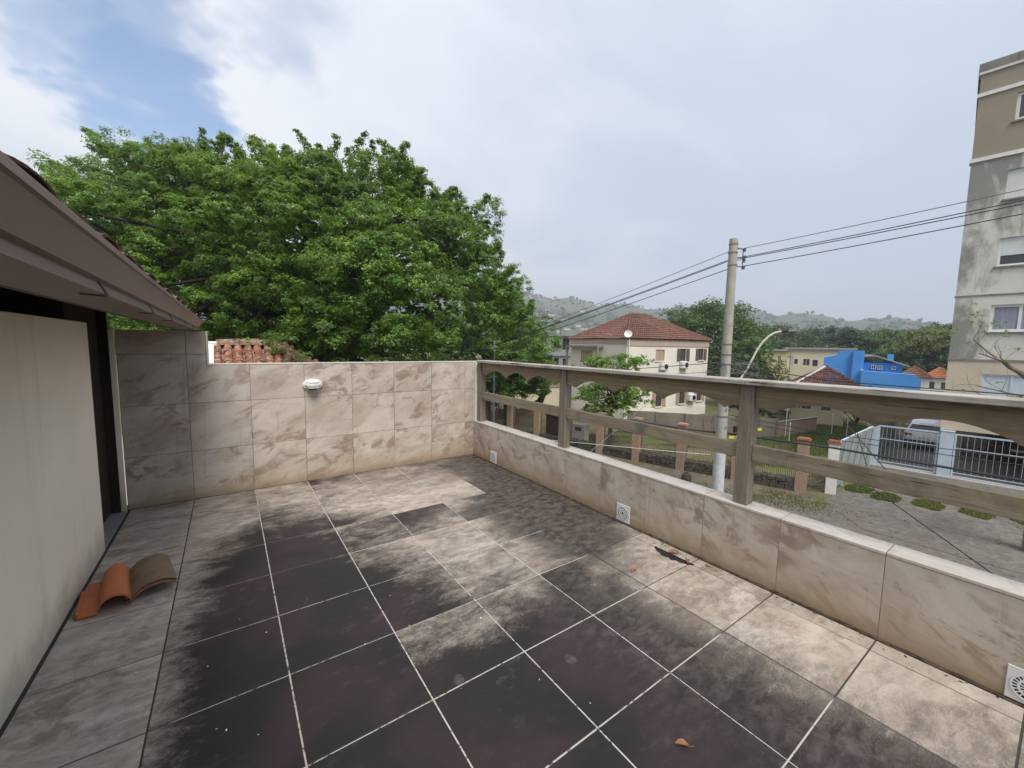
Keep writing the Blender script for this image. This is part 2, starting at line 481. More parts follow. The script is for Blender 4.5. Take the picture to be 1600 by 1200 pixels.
M['ficus'] = mk_leaf('ficus_leaf', (.020, .052, .010), (.155, .285, .042), (.27, .41, .065), .34)
M['ficus_shaded'] = mk_leaf('ficus_leaf_shaded', (.016, .040, .011), (.06, .13, .026), (.09, .18, .035), .25)  # same ficus leaf, with the shade inside the crown put into its colours
M['lime'] = mk_leaf('light_leaf', (.075, .145, .022), (.19, .32, .05), (.26, .38, .07), .42)
M['far_leaf'] = mk_leaf('far_leaf', (.032, .066, .020), (.095, .17, .040), (.15, .22, .05), .3)
M['far_dark'] = mk_leaf('far_dark_leaf', (.022, .044, .022), (.050, .088, .036), (.075, .12, .04), .3)
M['far_olive'] = mk_leaf('far_olive_leaf', (.045, .062, .026), (.10, .125, .045), (.16, .16, .06), .3)
M['far_yel'] = mk_leaf('yellow_green_leaf', (.07, .095, .022), (.16, .19, .04), (.22, .23, .05), .3)
M['bark'] = mottled('bark', (.075, .06, .048), (.045, .036, .03), 5, .95, .6, 22, None, .35, .65, (1, 1, .25), 0, .2, .03)
M['bark_grey'] = mottled('lichened_bark', (.25, .225, .185), (.16, .14, .11), 7, .95, .6, 22, (.32, .32, .25), .35, .65, (1, 1, 1), 0, .2, .02)

# ================================================================== TERRACE
S = .46
CX = [-.132 - S * k for k in range(7)]            # long floor joints, from the parapet
RY = [-.372 - S * k for k in range(14)]           # cross joints, from the back wall
J = .0032
rng = random.Random(7)

terrace = MB().box(-3.9, .0, -7.2, .15, -.35, -.0015).build('terrace_floor', M['grout'], kind='structure')
floor_mesh_cache = {}
def tile_mesh(w, d, h, mat, pre):
    k = (round(w, 3), round(d, 3), round(h, 3), mat.name)
    if k not in floor_mesh_cache:
        m = MB().cbox(w, d, h, .0018).mesh(pre); m.materials.append(mat); floor_mesh_cache[k] = m
    return floor_mesh_cache[k]

xb = [-.022] + CX + [-3.318]
yb_ = [-.008] + RY
DIRT = {  # (col,row): far-left, far-right, near-left, near-right
 (6,0):(0,.5,0,.5),(6,1):(.05,.3,.05,.35),(6,2):(.05,.55,.3,1.0),(6,3):(.3,1.0,.42,1.6),(6,4):(.36,1.2,.42,1.8),
 (5,0):(.2,.3,.3,.4),(5,1):(.2,.1,.75,.3),(5,2):(.6,.3,.8,.8),(5,3):(1,.6,1.1,.95),(5,4):(1.1,.7,1.2,1.1),(5,5):(1,.85,1.3,1.3),
 (4,0):(.8,.5,.4,.3),(4,1):(.3,.2,.4,.2),(4,2):(.1,.0,.85,.15),(4,3):(.3,.75,.75,.6),(4,4):(.5,.2,.95,.6),(4,5):(.95,.5,1.2,.6),(4,6):(.3,.35,1.0,1.0),(4,7):(.75,.7,1.3,1.3),
 (3,0):(.5,.45,.3,.3),(3,1):(.35,.4,.3,.3),(3,2):(-.1,-.1,-.1,-.1),(3,3):(1.1,1.0,.55,.4),(3,4):(.15,.25,.3,.2),(3,5):(.3,.45,.55,.5),(3,6):(.25,.45,1.1,1.2),(3,7):(1.0,.9,1.2,1.2),(3,8):(1.1,1,1.2,.7),
 (2,0):(.4,.7,.3,.6),(2,1):(.3,.55,.2,.4),(2,2):(-.05,.0,.05,.1),(2,3):(.1,.85,.95,1.1),(2,4):(.2,.95,.45,1.1),(2,5):(.3,1,.35,.9),(2,6):(1.1,.6,1,.5),(2,7):(1.2,.35,1.2,.55),(2,8):(1.2,.4,1.3,.6),(2,9):(1.3,.65,1.3,.75),
 (1,0):(.6,.9,.7,1),(1,1):(.45,1,.6,1),(1,2):(.6,1.1,1.0,1.2),(1,3):(1.1,1.2,1,1.1),(1,4):(.9,1.0,1,.85),(1,5):(1.1,.9,1,.5),(1,6):(.8,.25,.35,.1),(1,7):(.35,.0,.15,.0),(1,8):(.2,.0,.3,.0),(1,9):(.25,.1,.55,.3),(1,10):(.6,.4,.6,.3),
}
def dirt_default(c, r):
    if c == 7: return (.0, .08, .0, .08)
    if c == 6: return (.42, 2.1, .42, 2.1)
    if c == 0: return (.95, .95, .95, .95) if r < 5 else ((.75, .7, .6, .5) if r == 5 else (.1, .1, .1, .1))
    if c == 1: return (.5, .3, .5, .3)
    if c == 2: return (1.2, .7, 1.2, .7)
    return (1.25, 1.25, 1.25, 1.25)
def dq(c, r): return DIRT.get((c, r), dirt_default(c, r))
def dcorner(c, r, k):                  # tile corner blended with the three other tiles that meet there
    i = c + (1 if k in (0, 2) else 0); j = r + (1 if k in (2, 3) else 0)
    vals = []
    for cc, rr, kk in ((i - 1, j - 1, 2), (i, j - 1, 3), (i - 1, j, 0), (i, j, 1)):
        if 0 <= cc < 8 and 0 <= rr < len(yb_) - 1: vals.append(dq(cc, rr)[kk])
    return max(0, (.06 if j <= 3 and 1 < i < 7 else 0) + .72 * dq(c, r)[k] + .28 * sum(vals) / len(vals))
for c in range(8):
    for r in range(len(yb_) - 1):
        x1, x0 = xb[c] - J, xb[c + 1] + J
        y1, y0 = yb_[r] - J, yb_[r + 1] + J
        m = tile_mesh(x1 - x0, y1 - y0, .012, M['floor_tile'], 'floor_tile')
        o = bpy.data.objects.new('floor_tile', m); COL.objects.link(o); o.parent = terrace
        o.location = ((x0 + x1) / 2, (y0 + y1) / 2, -.0105 + rng.uniform(-.0008, .0008))
        o.rotation_euler = (rng.uniform(-.0015, .0015), rng.uniform(-.0015, .0015), 0)
        q = [dcorner(c, r, k) for k in range(4)]
        o.color = (q[0], q[1], q[2], q[3])

# mould line in the corner under the parapet
mm = MB(); pts = []
for k in range(150):
    y = -.02 - k * .046
    pts.append((y, .006 + .010 * rng.random(), .004 + .006 * rng.random()))
v = []; f = []
for i, (y, w, h) in enumerate(pts):
    v += [(-w - .010, y, .0035), (-.006, y, .0035 + h), (-.001, y, .0035)]
    if i: b = (i - 1) * 3; f += [(b, b + 1, b + 4, b + 3), (b + 1, b + 2, b + 5, b + 4)]
mm.add(v, f)
M['mould'] = mottled('black_mould', (.030, .022, .015), (.085, .062, .04), 22, .95, .5, 60)
o = mm.build('corner_dirt', M['mould'], terrace, kind='stuff')

# ------------------------------------------------------------------ back wall
wall = thing('tiled_wall', 'beige stone-tiled terrace wall behind the floor, with raised end at left', 'wall', (-1.6, 0, 0))
mb = MB(); mb.prism([(-3.334, -.3), (.146, -.3), (.146, 1.212), (-2.752, 1.212), (-2.752, 1.512), (-3.334, 1.512)], lambda a, b, d: (a, d, b), -.0035, .15)
mb.build('wall_core', M['joint'], wall)
wz = [0.004, .445, .877, 1.311]
wx = [.142, -.132] + CX[1:] + [-3.332]
def wall_tile(poly):
    cx = sum(p[0] for p in poly) / len(poly); cz = sum(p[1] for p in poly) / len(poly)
    mb = MB(); mb.prism([(a - cx, b - cz) for a, b in poly], lambda a, b, d: (a, d, b), -.006, .006)
    m = mb.mesh('wall_tile'); m.materials.append(M['wall_tile'])
    o = place('wall_tile', m, None, bevel=.0012)
    o.parent = wall; o.location = (cx + 1.6, rng.uniform(-.0008, .0008), cz)
for r in range(3):
    for c in range(len(wx) - 1):
        x1, x0 = wx[c] - .0018, wx[c + 1] + .0018
        z0, z1 = wz[r] + .0018, wz[r + 1] - .0018
        if r == 2:
            if x0 > -2.5: z1 = 1.212
            elif x1 > -2.5:
                wall_tile([(x0, z0), (x1, z0), (x1, 1.212), (-2.755, 1.212), (-2.755, z1), (x0, z1)]); continue
        wall_tile([(x0, z0), (x1, z0), (x1, z1), (x0, z1)])
wall_tile([(-2.890, 1.3128), (-2.755, 1.3128), (-2.755, 1.512), (-2.890, 1.512)])
wall_tile([(-3.332, 1.3128), (-2.894, 1.3128), (-2.894, 1.512), (-3.332, 1.512)])
# thin edge strips along the top
MB().box(-2.750, .146, -.008, .152, 1.214, 1.224).build('edge_strip', M['cap_tile'], wall, bevel=.002)
MB().box(-2.7505, -2.738, -.008, .152, 1.226, 1.514).build('edge_strip', M['cap_tile'], wall, bevel=.002)

# ------------------------------------------------------------------ parapet
par = thing('low_parapet', 'low beige stone-tiled parapet carrying the wooden railing', 'parapet', (.07, -3.3, 0))
MB().box(-.0035, .135, -7.2, -.004, -.4, .434).build('parapet_core', M['joint_pale'], par)
py = [-.002] + RY[1:]
py = [-.004, -.372] + RY[1:]
for k in range(len(py) - 1):
    y1, y0 = py[k] - .0018, py[k + 1] + .0018
    m = MB(); m.box(-.006, .006, -(y1 - y0) / 2, (y1 - y0) / 2, -.2145, .2145)
    m = m.mesh('parapet_tile'); m.materials.append(M['parapet_tile'])
    o = place('parapet_tile', m, None, bevel=.0012); o.parent = par
    o.location = (-.07 + rng.uniform(-.0006, .0006), (y0 + y1) / 2 + 3.3, .2195)
    m = MB().box(-.076, .076, -(y1 - y0) / 2, (y1 - y0) / 2, -.008, .008).mesh('cap_tile'); m.materials.append(M['cap_tile'])
    o = place('cap_tile', m, None, bevel=.002); o.parent = par
    o.location = (.068 - .07, (y0 + y1) / 2 + 3.3, .4445 + rng.uniform(-.0006, .0006))

# ------------------------------------------------------------------ drain grilles
def drain(y, label):
    t = thing('drain_grille', label, 'drain grille', (-.009, y, .083), 0, 'drain grilles at the foot of the parapet')
    MB().box(-.004, .002, -.066, .066, -.070, .070).build('plate', M['plastic'], t, local=True, bevel=.0015)
    Mx = Matrix.Rotation(R(-90), 4, 'Y')
    MB().lathe([(.052, .0042), (.052, .0048)], 28, Mx).build('slot_shade_disc', M['black'], t, local=True)  # black disc laid on the plate in place of the shaded recess
    for nm, ra, rb, n in (('outer_slats', .036, .052, 22), ('inner_slats', .017, .032, 14)):
        mb = MB()
        for k in range(n):
            a = 2 * math.pi * k / n
            Mr = Matrix.Rotation(a, 4, 'X')
            mb.box(-.0065, -.0046, -.0022, .0022, ra, rb, Mr)
        mb.build(nm, M['plastic'], t, local=True)
    mb = MB()
    for ra, rb in ((.050, .056), (.030, .037), (.011, .018)):
        n = 32; vs = []; fs = []
        for k in range(n):
            a = 2 * math.pi * k / n
            for rr, xx in ((ra, -.0050), (ra, -.0072), (rb, -.0072), (rb, -.0050)):
                vs.append((xx, rr * math.cos(a), rr * math.sin(a)))
        for k in range(n):
            j = (k + 1) % n
            for q in range(3): fs.append((k * 4 + q, j * 4 + q, j * 4 + q + 1, k * 4 + q + 1))
        mb.add(vs, fs)
    mb.build('ring', M['plastic'], t, local=True)
drain(-.504, 'small white drain grille in the far end of the parapet, nearest the corner')
drain(-2.47, 'white square drain grille with round slots, middle one in the parapet')
drain(-4.520, 'white square drain grille cut off by the right edge of the picture')

# ------------------------------------------------------------------ wooden railing
rail = thing('wooden_railing', 'weathered brown wooden railing with scalloped apron on the low parapet', 'railing', (.06, -3.3, .4525))
posts = [-.085, -1.665, -3.345, -5.02, -6.7]
for y in posts:
    MB().box(.022, .105, y - .043, y + .043, .4527, 1.212).build('post', M['wood_post'], rail, bevel=.004)
for a, b in zip(posts[:-1], posts[1:]):
    y1, y0 = a - .0445, b + .0445
    L = y1 - y0
    # lower edge: flat shoulder, three arches meeting in points, flat shoulder
    lo, hi, shz = 1.050, 1.124, 1.072
    poly = [(y0, 1.2115), (y1, 1.2115), (y1, shz), (y1 - .05, shz)]
    sh = .10; w = (L - 2 * sh) / 3
    e = y1 - sh
    for q in range(3):
        for i in range(0, 15):
            t = i / 14
            zz_ = lo + (hi - lo) * (math.sin(math.pi * t) ** .8)
            if i == 0 and q > 0: continue
            poly.append((e - w * (q + t), zz_))
    poly += [(y0 + .05, shz), (y0, shz)]
    MB().prism(poly, lambda p, z, d: (d, p, z), .040, .068).build('scalloped_apron', M['wood'], rail, bevel=.002)
    MB().box(.042, .078, y0, y1, .742, .838).build('middle_rail', M['wood_rail'], rail, bevel=.003)
    MB().box(-.022, .140, b, a - .0015, 1.213, 1.242).build('cap_rail', M['wood_cap'], rail, bevel=.004)
MB().box(.0, .12, -.04, -.006, .4527, 1.211).build('end_batten', M['white_worn'], rail, bevel=.002)

# ------------------------------------------------------------------ wall lamp
lamp = thing('bulkhead_lamp', 'flaking white oval bulkhead lamp on the tiled back wall', 'wall lamp', (-1.90, -.007, 1.002))
Mx = Matrix.Rotation(R(90), 4, 'X')
MB().lathe([(.092, 0), (.094, .012), (.088, .02), (.080, .022)], 28, Mx, 1, .66).build('base', M['white_worn'], lamp, local=True, smooth=True)
MB().lathe([(.074, .020), (.072, .045), (.060, .066), (.035, .080), (.004, .084)], 28, Mx, 1, .60).build('cover', M['white_worn'], lamp, local=True, smooth=True)
mb = MB()
mb.tube([(-.06, -.045, .028), (-.03, -.085, .030), (.03, -.085, .030), (.06, -.045, .028)], .004, 6)
mb.tube([(-.06, -.045, -.024), (-.03, -.085, -.028), (.03, -.085, -.028), (.06, -.045, -.024)], .004, 6)
mb.build('guard', M['white_worn'], lamp, local=True, smooth=True)
MB().box(-.035, .03, -.082, -.02, -.050, -.040).build('lamp_gap', M['black'], lamp, local=True)

# ------------------------------------------------------------------ the house at left: wall, doorway, eave, gutter, roof
house = thing('cream_house', 'cream rendered house at left with dark doorway and brown eave gutter', 'house', (-3.33, -3.0, 0))
ZW = 1.535
MB().box(-3.50, -3.33, -7.2, -.80, -.002, ZW).build('wall', M['cream'], house, bevel=.004)
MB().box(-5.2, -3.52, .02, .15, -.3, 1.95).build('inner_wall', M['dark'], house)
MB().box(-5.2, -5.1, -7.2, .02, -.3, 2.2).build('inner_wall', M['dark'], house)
MB().box(-5.1, -3.502, -7.2, .02, -.2, -.004).build('threshold', M['paleconc'], house)
MB().box(-3.50, -3.332, -.798, -.02, -.2, .0).build('threshold', mottled('grey_sill', (.27, .28, .28), (.22, .23, .23), 6, .6), house)
MB().box(-3.372, -3.337, -.022, -.004, .0, 1.512).build('door_frame', M['cream'], house, bevel=.003)
MB().box(-3.46, -3.374, -.030, .0, .0, 1.80).build('door_jamb', M['dark_wood'], house)
dr = MB().box(-3.47, -3.43, -.79, -.032, .012, 1.80).build('door', M['dark_wood'], house, bevel=.003)
for z0, z1 in ((.14, .72), (.86, 1.50)):
    MB().box(-3.4295, -3.422, -.70, -.13, z0, z1).build('door_panel', M['dark_wood'], dr, bevel=.004)
# rafters, rising inward (slope 22 degrees) over the wall head
SL = math.tan(R(22))
for k in range(12):
    y = -.18 - .60 * k
    z = 1.545
    MB().prism([(-2.952, z - .02), (-2.952, z + .035), (-5.0, z + .035 + 2.05 * SL), (-5.0, z - .03 + 2.05 * SL)], lambda a, b, d: (a, d, b), y - .03, y + .03).build('rafter', M['rafter'], house, bevel=.003)
MB().box(-2.95, -2.925, -7.2, .04, 1.525, 1.605).build('fascia', M['rafter'], house)
MB().prism([(-2.88, 1.575), (-2.88, 1.592), (-5.2, 1.592 + 2.32 * SL), (-5.2, 1.575 + 2.32 * SL)], lambda a, b, d: (a, d, b), -7.2, .06).build('roof_deck', M['roof_under'], house)
# gutter: pressed sheet, stepped outer face
gp_ = [(-2.922, 1.606), (-2.922, 1.522), (-2.800, 1.519), (-2.797, 1.521), (-2.808, 1.546), (-2.797, 1.549), (-2.768, 1.590), (-2.762, 1.592), (-2.764, 1.606), (-2.772, 1.606), (-2.774, 1.596),
       (-2.801, 1.553), (-2.812, 1.550), (-2.806, 1.524), (-2.918, 1.526), (-2.918, 1.606)]
gut = MB(); n = len(gp_)
gut.prism(gp_, lambda a, b, d: (a, d, b), -7.2, .062)
gut = gut.build('gutter', M['gutter'], house)
for y in (-6.5, -5.3, -4.1, -3.33, -2.67, -2.07, -1.29, -.60, -.05):
    MB().prism([(-2.835, 1.517), (-2.798, 1.516), (-2.794, 1.520), (-2.8055, 1.548), (-2.8075, 1.547), (-2.7985, 1.5195), (-2.835, 1.5185)], lambda a, b, d: (a, d, b), y - .009, y + .009).build('gutter_bracket', M['rafter'], gut)
# roof tiles: barrel tiles, end row sticks out over the gutter
def barrel_mesh(r0, r1, L, th, n=8, name='roof_tile'):
    vs = []; fs = []
    for (yy, rr) in ((0, r0), (L, r1)):
        for q in (0, th):
            for k in range(n + 1):
                a = math.pi * k / n
                vs.append(((rr - q) * math.cos(a), yy, (rr - q) * math.sin(a)))
    m = n + 1
    for k in range(n):
        fs += [(k, k + 1, 2 * m + k + 1, 2 * m + k), (m + k, 3 * m + k, 3 * m + k + 1, m + k + 1), (k, m + k, m + k + 1, k + 1), (2 * m + k, 2 * m + k + 1, 3 * m + k + 1, 3 * m + k)]
    for k in (0, n):
        fs.append((k, 2 * m + k, 3 * m + k, m + k))
    mb = MB(); mb.add(vs, fs)
    return mb.mesh(name)
def squash(m, k):
    for v_ in m.vertices: v_.co.z *= k
    return m
def trough_mesh(r, L, th, n=6, name='roof_tile'):
    m = barrel_mesh(r, r, L, th, n, name)
    for v_ in m.vertices: v_.co.z = -v_.co.z * .55
    m.flip_normals()
    return m
M['roof_house'] = mk_roof('dark_roof_tile', (.13, .06, .05), (.20, .09, .07), (.07, .04, .035), (.22, .17, .13))
bm_ = squash(barrel_mesh(.105, .092, .46, .022), .16); bm_.materials.append(M['roof_house'])
tm_ = squash(trough_mesh(.075, .46, .012), .4); tm_.materials.append(M['roof_house'])
ang = math.atan(SL)
deck = MB().prism([(-2.90, 1.596), (-2.90, 1.600), (-5.2, 1.600 + 2.3 * SL), (-5.2, 1.596 + 2.3 * SL)], lambda a, b, d: (a, d, b), -7.2, .07).build('roof', M['roof_house'], house)
for k in range(34):
    y = .0 - .205 * k
    for row in range(2):
        x = -2.795 - row * .36; z = 1.603 + (row * .36) * SL + row * .012
        for m, dyy, dz_ in ((bm_, 0, .026), (tm_, .1025, .030)):
            o = bpy.data.objects.new('roof_tile', m); COL.objects.link(o); o.parent = deck
            o.matrix_parent_inverse = Matrix()
            o.location = (x + 3.33 + rng.uniform(-.008, .008), y + 3.0 - dyy + rng.uniform(-.006, .006), z + dz_ + rng.uniform(-.004, .004))
            o.rotation_euler = Matrix(((0, -math.cos(ang), math.sin(ang)), (1, 0, 0), (0, math.sin(ang), math.cos(ang)))).to_euler()
# deck was put with a world-coordinate mesh: give the tiles the same frame
for o in [q for q in deck.children]:
    o.location = (o.location[0] - 3.33, o.location[1] - 3.0, o.location[2])

# ------------------------------------------------------------------ loose roof tiles on the floor
def loose_tile(name, label, loc, rz, mat, edge, parts):
    t = thing(name, label, 'roof tile', loc, rz)
    return t
def sheet(name, prof, L, th, mat, parent, nz=10, sag=0.0, rot=None):
    """thin tile: cross-section prof [(x,z)], length L along y, thickness th"""
    vs = []; fs = []; n = len(prof)
    for j in range(nz + 1):
        y = L * j / nz
        tap = 1 - .10 * j / nz
        for x, z in prof: vs.append((x * tap, y, z))
        for x, z in prof: vs.append((x * tap, y, z - th))
    w = 2 * n
    for j in range(nz):
        a, b = j * w, (j + 1) * w
        for k in range(n - 1):
            fs += [(a + k, a + k + 1, b + k + 1, b + k), (a + n + k, b + n + k, b + n + k + 1, a + n + k + 1)]
        fs += [(a, b, b + n, a + n), (a + n - 1, a + 2 * n - 1, b + 2 * n - 1, b + n - 1)]
    for a in (0, nz * w):
        for k in range(n - 1): fs.append((a + k, a + n + k, a + n + k + 1, a + k + 1))
    mb = MB(); mb.add(vs, fs)
    o = mb.build(name, mat, parent, smooth=True, local=True)
    b = o.modifiers.new('bevel', 'BEVEL'); b.width = .003; b.segments = 2; b.limit_method = 'ANGLE'
    return o
def arc(x0, w, z0, h, n=12, a0=0.0, a1=math.pi):
    return [(x0 + w / 2 - w / 2 * math.cos(a0 + (a1 - a0) * k / n), z0 + h * math.sin(a0 + (a1 - a0) * k / n)) for k in range(n + 1)]
t = thing('roof_tile', 'bright orange terracotta roof tile with flat wing leaning on the cream wall base', 'roof tile', (-3.285, -1.70, .001), R(6))
prof = arc(.085, .130, .016, .070, 14, .12, math.pi)
sheet('barrel', prof, .40, .012, M['orange'], t)
# flat wing and its notch
mb = MB(); mb.prism([(0, .02), (.008, .0), (.085, -.006), (.088, .36), (.020, .37), (.018, .30), (.0, .29)], lambda a, b, d: (a, b, d), .004, .018)
mb.build('wing', M['orange'], t, local=True, bevel=.003)
MB().box(.0, .012, .02, .28, .016, .026).build('lip', M['orange'], t, local=True, bevel=.003)
MB().box(.079, .089, .0, .35, .014, .024).build('lip', M['orange'], t, local=True, bevel=.003)
t = thing('roof_tile', 'weathered brown roof tile lying right of the orange tile, lower of the pair', 'roof tile', (-3.105, -1.655, .001), R(8))
pr2 = [(.0, .010), (.03, .022), (.065, .052), (.095, .066), (.125, .068), (.155, .072), (.19, .062), (.215, .050), (.222, .040)]
sheet('tile_body', pr2, .37, .012, M['oldedge'], t)
t = thing('roof_tile', 'weathered brown roof tile right of the orange tile, upper of the pair', 'roof tile', (-3.105, -1.643, .015), R(8))
sheet('tile_body', [(x, z + .001) for x, z in pr2], .37, .011, M['oldtile'], t)

# ------------------------------------------------------------------ dry leaves and paint flakes on the floor
M['dryleaf'] = mottled('dry_leaf', (.30, .13, .05), (.20, .09, .045), 40, .8)
def leaf_thing(x, y, z, rz, s, label):
    v = []; f = []
    for i in range(5):
        tt = i / 4; w = .012 * math.sin(math.pi * (tt * .85 + .1)); 
        zc = .004 + .010 * math.sin(math.pi * tt)
        v += [(-w, tt * .05, zc + .006), (0, tt * .05, zc), (w, tt * .05, zc + .008)]
        if i:
            b = (i - 1) * 3; f += [(b, b + 1, b + 4, b + 3), (b + 1, b + 2, b + 5, b + 4)]
    mb = MB(); mb.add([(a * s, b * s, c * s) for a, b, c in v], f)
    mb.tube([(0, 0, .004 * s), (.002 * s, -.02 * s, .008 * s)], .0009, 4)
    o = mb.build('dry_leaf', M['dryleaf']); o.location = (x, y, z); o.rotation_euler = (0, 0, rz)
    tag(o, label, 'leaf', 'dry leaves on the terrace floor')
leaf_thing(-.085, -3.02, .002, 1.0, 1.5, 'curled brown leaf in the dark crack beside the parapet')
leaf_thing(-.115, -3.10, .002, 2.2, 1.2, 'orange leaf in the dark crack beside the parapet, nearer than the curled brown one')
leaf_thing(-.50, -2.985, .002, 1.6, .95, 'small red-brown leaf upright on a clean beige tile')
leaf_thing(-.06, -3.235, .002, .4, .7, 'tiny dark red leaf on the strip tile beside the parapet')
leaf_thing(-1.30, -3.83, .002, .8, .95, 'tan leaf alone on a blackened tile in the foreground')
# open joint packed with dirt next to the parapet
v = []; f = []
for i in range(13):
    tt = i / 12; y = -2.86 - .30 * tt
    w = .012 + .085 * math.sin(math.pi * min(1, tt * 1.02)) ** .6 * (0.55 + .45 * rng.random()) * (1 if tt < .9 else .9)
    v += [(-.130 - w * .8, y, .0040), (-.130 + .006, y, .0040)]
    if i: f.append((2 * i - 2, 2 * i - 1, 2 * i + 1, 2 * i))
mb = MB(); mb.add(v, f); mb.build('crack_dirt', M['black'], terrace, kind='stuff')
v = []; f = []
for k in range(60):
    x = rng.uniform(-3.2, -1.4); y = rng.uniform(-4.2, -1.0); s = rng.choice((.001, .0015, .002, .002, .0035)); a = rng.random() * 6.28
    b = len(v)
    for q in range(4):
        aa = a + q * math.pi / 2; rr = s * (1.7 if q % 2 else .8)
        v.append((x + rr * math.cos(aa), y + rr * math.sin(aa), .0045 + .001 * q % 2))
    f.append((b, b + 1, b + 2, b + 3))
mb = MB(); mb.add(v, f); tag(mb.build('paint_flakes', M['white']), 'white paint flecks scattered over the dark floor tiles', 'flakes', None, 'stuff')

# grit and leaf crumbs that collect in the corner along the parapet and the back wall
v = []; f = []
for k in range(330):
    if k < 240: x = -.012 - abs(rng.gauss(0, .028)); y = -.05 - rng.random() * 5.2
    else: y = -.012 - abs(rng.gauss(0, .02)); x = -.05 - rng.random() * 3.1
    s_ = rng.choice((.002, .003, .004, .006)); a = rng.random() * 6.28; b = len(v)
    for q in range(4):
        aa = a + q * math.pi / 2; rr = s_ * (1.8 if q % 2 else .8)
        v.append((x + rr * math.cos(aa), y + rr * math.sin(aa), .004 + (.004 * rng.random())))
    f.append((b, b + 1, b + 2, b + 3))
mb = MB(); mb.add(v, f); tag(mb.build('corner_grit', M['mould']), 'brown grit and leaf crumbs along the foot of parapet and wall', 'grit', None, 'stuff')

# ================================================================== GROUND AND STREET
ZG = -4.1
def flat(name, poly, z, mat, kind='structure', thick=None):
    mb = MB()
    if thick: mb.prism(poly, lambda a, b, d: (a, b, d), z - thick, z)
    else: mb.add([(a, b, z) for a, b in poly], [tuple(range(len(poly)))])
    o = mb.build(name, mat, kind=kind)
    return o
def ground_mat(name, cs, sc, bs=25, bstr=.5, bdist=.02):
    m, g = newmat(name)
    P = g.pos()
    col = g.mix(g.mapr(g.noise(P, sc, 6, .6, .4), .38, .62), cs[0], cs[1])
    col = g.mix(g.mapr(g.noise(g.mapping(P, (4, 9, 1)), sc * 3.1, 7, .68, .3), .50, .64), col, cs[2])
    if len(cs) > 3: col = g.mix(g.mapr(g.noise(g.mapping(P, (14, 2, 5)), sc * .6, 5, .6, .5), .52, .64, 0, .9), col, cs[3])
    finish(g, col, .95, g.noise(P, bs, 6, .65), bstr, bdist, 0, .15)
    return m
M['ground'] = ground_mat('ground_earth', ((.10, .105, .045), (.15, .12, .08), (.075, .09, .035)), .25)
M['yard'] = ground_mat('yard_earth', ((.175, .135, .085), (.12, .125, .05), (.21, .17, .115), (.10, .14, .04)), .45, 30)
M['lawn'] = ground_mat('lawn_soil', ((.085, .125, .030), (.105, .15, .038), (.12, .12, .05)), .6, 60)
M['mossy'] = ground_mat('mossy_pavement', ((.155, .13, .105), (.12, .10, .08), (.20, .175, .14), (.10, .115, .035)), .7, 40)
def mk_cobble():
    m, g = newmat('cobble_paving')
    P = g.pos()
    v = g.mapping(P, (0, 0, 0), (0, 0, .22))
    vo = g.n('TexVoronoi', {'Vector': v, 'Scale': 7.0, 'Randomness': .8}, feature='DISTANCE_TO_EDGE').outputs[0]
    cell = g.n('TexVoronoi', {'Vector': v, 'Scale': 7.0, 'Randomness': .8}, feature='F1').outputs['Color']
    gr = g.n('SeparateColor', {0: cell}).outputs[0]
    col = g.mix(gr, (.115, .108, .10), (.175, .165, .15))
    col = g.mix(g.mapr(vo, .0, .05, .55, 0), col, (.06, .055, .045))
    col = g.mix(g.mapr(g.noise(P, .6, 6, .65, .4), .42, .66, 0, .55), col, (.15, .125, .105))
    col = g.mix(g.mapr(g.noise(g.mapping(P, (7, 3, 0)), .35, 4, .55, .8), .50, .60, 0, .55), col, (.085, .08, .075))
    col = g.mix(g.mapr(g.noise(g.mapping(P, (1, 8, 0)), 1.4, 7, .7, .4), .60, .70, 0, .7), col, (.20, .175, .14))
    finish(g, col, .85, g.math('ADD', g.mapr(vo, 0, .08), g.noise(P, 40, 4, .6)), .45, .012, 0, .25)
    return m
M['cobble'] = mk_cobble()
M['court'] = mk_concrete('court_concrete', (.25, .24, .22), (.19, .185, .17), (.115, .11, .10), .35)

gb = MB(); n = 24; vs = []; fs = []
for i in range(n + 1):
    for j in range(n + 1):
        vs.append((-1800 + 3600 * i / n, -1500 + 3600 * j / n, ZG - .02))
for i in range(n):
    for j in range(n):
        a = i * (n + 1) + j; fs.append((a, a + n + 1, a + n + 2, a + 1))
gb.add(vs, fs); gb.build('ground', M['ground'], kind='structure')
flat('street', [(1.2, -30), (21, -30), (14.6, 4.2), (8.2, 45), (-8, 45), (1.2, 4)], ZG - .004, M['cobble'])
flat('pavement', [(15.9, 1.2), (12.4, 13.6), (6.8, 34), (5.2, 33.6), (10.6, 13.0), (13.0, 3.6), (15.0, .2)], ZG + .010, M['mossy'])
flat('driveway', [(13.4, -1.0), (15.2, .62), (16.7, .55), (22.8, .95), (24.6, -8.0), (22, -30), (15, -30)], ZG + .006, M['cobble'])
flat('yard', [(16.0, 1.4), (12.6, 13.6), (7.2, 33.5), (24, 34), (26, 7), (24.6, 1.6)], ZG + .004, M['yard'])
flat('lawn', [(20.5, 4.5), (19.4, 8.0), (25.2, 6.8), (36.2, 6.4), (35.8, 2.8), (24.0, 2.0)], ZG + .008, M['lawn'])
flat('courtyard', [(22.9, 1.25), (36.0, 2.6), (37.0, -6.0), (24.4, -8.0), (23.4, -1.5)], ZG + .012, M['court'])
MB().box(-5.3, .13, -8, .15, ZG, -.36).build('terrace_base', M['cream'], kind='structure')

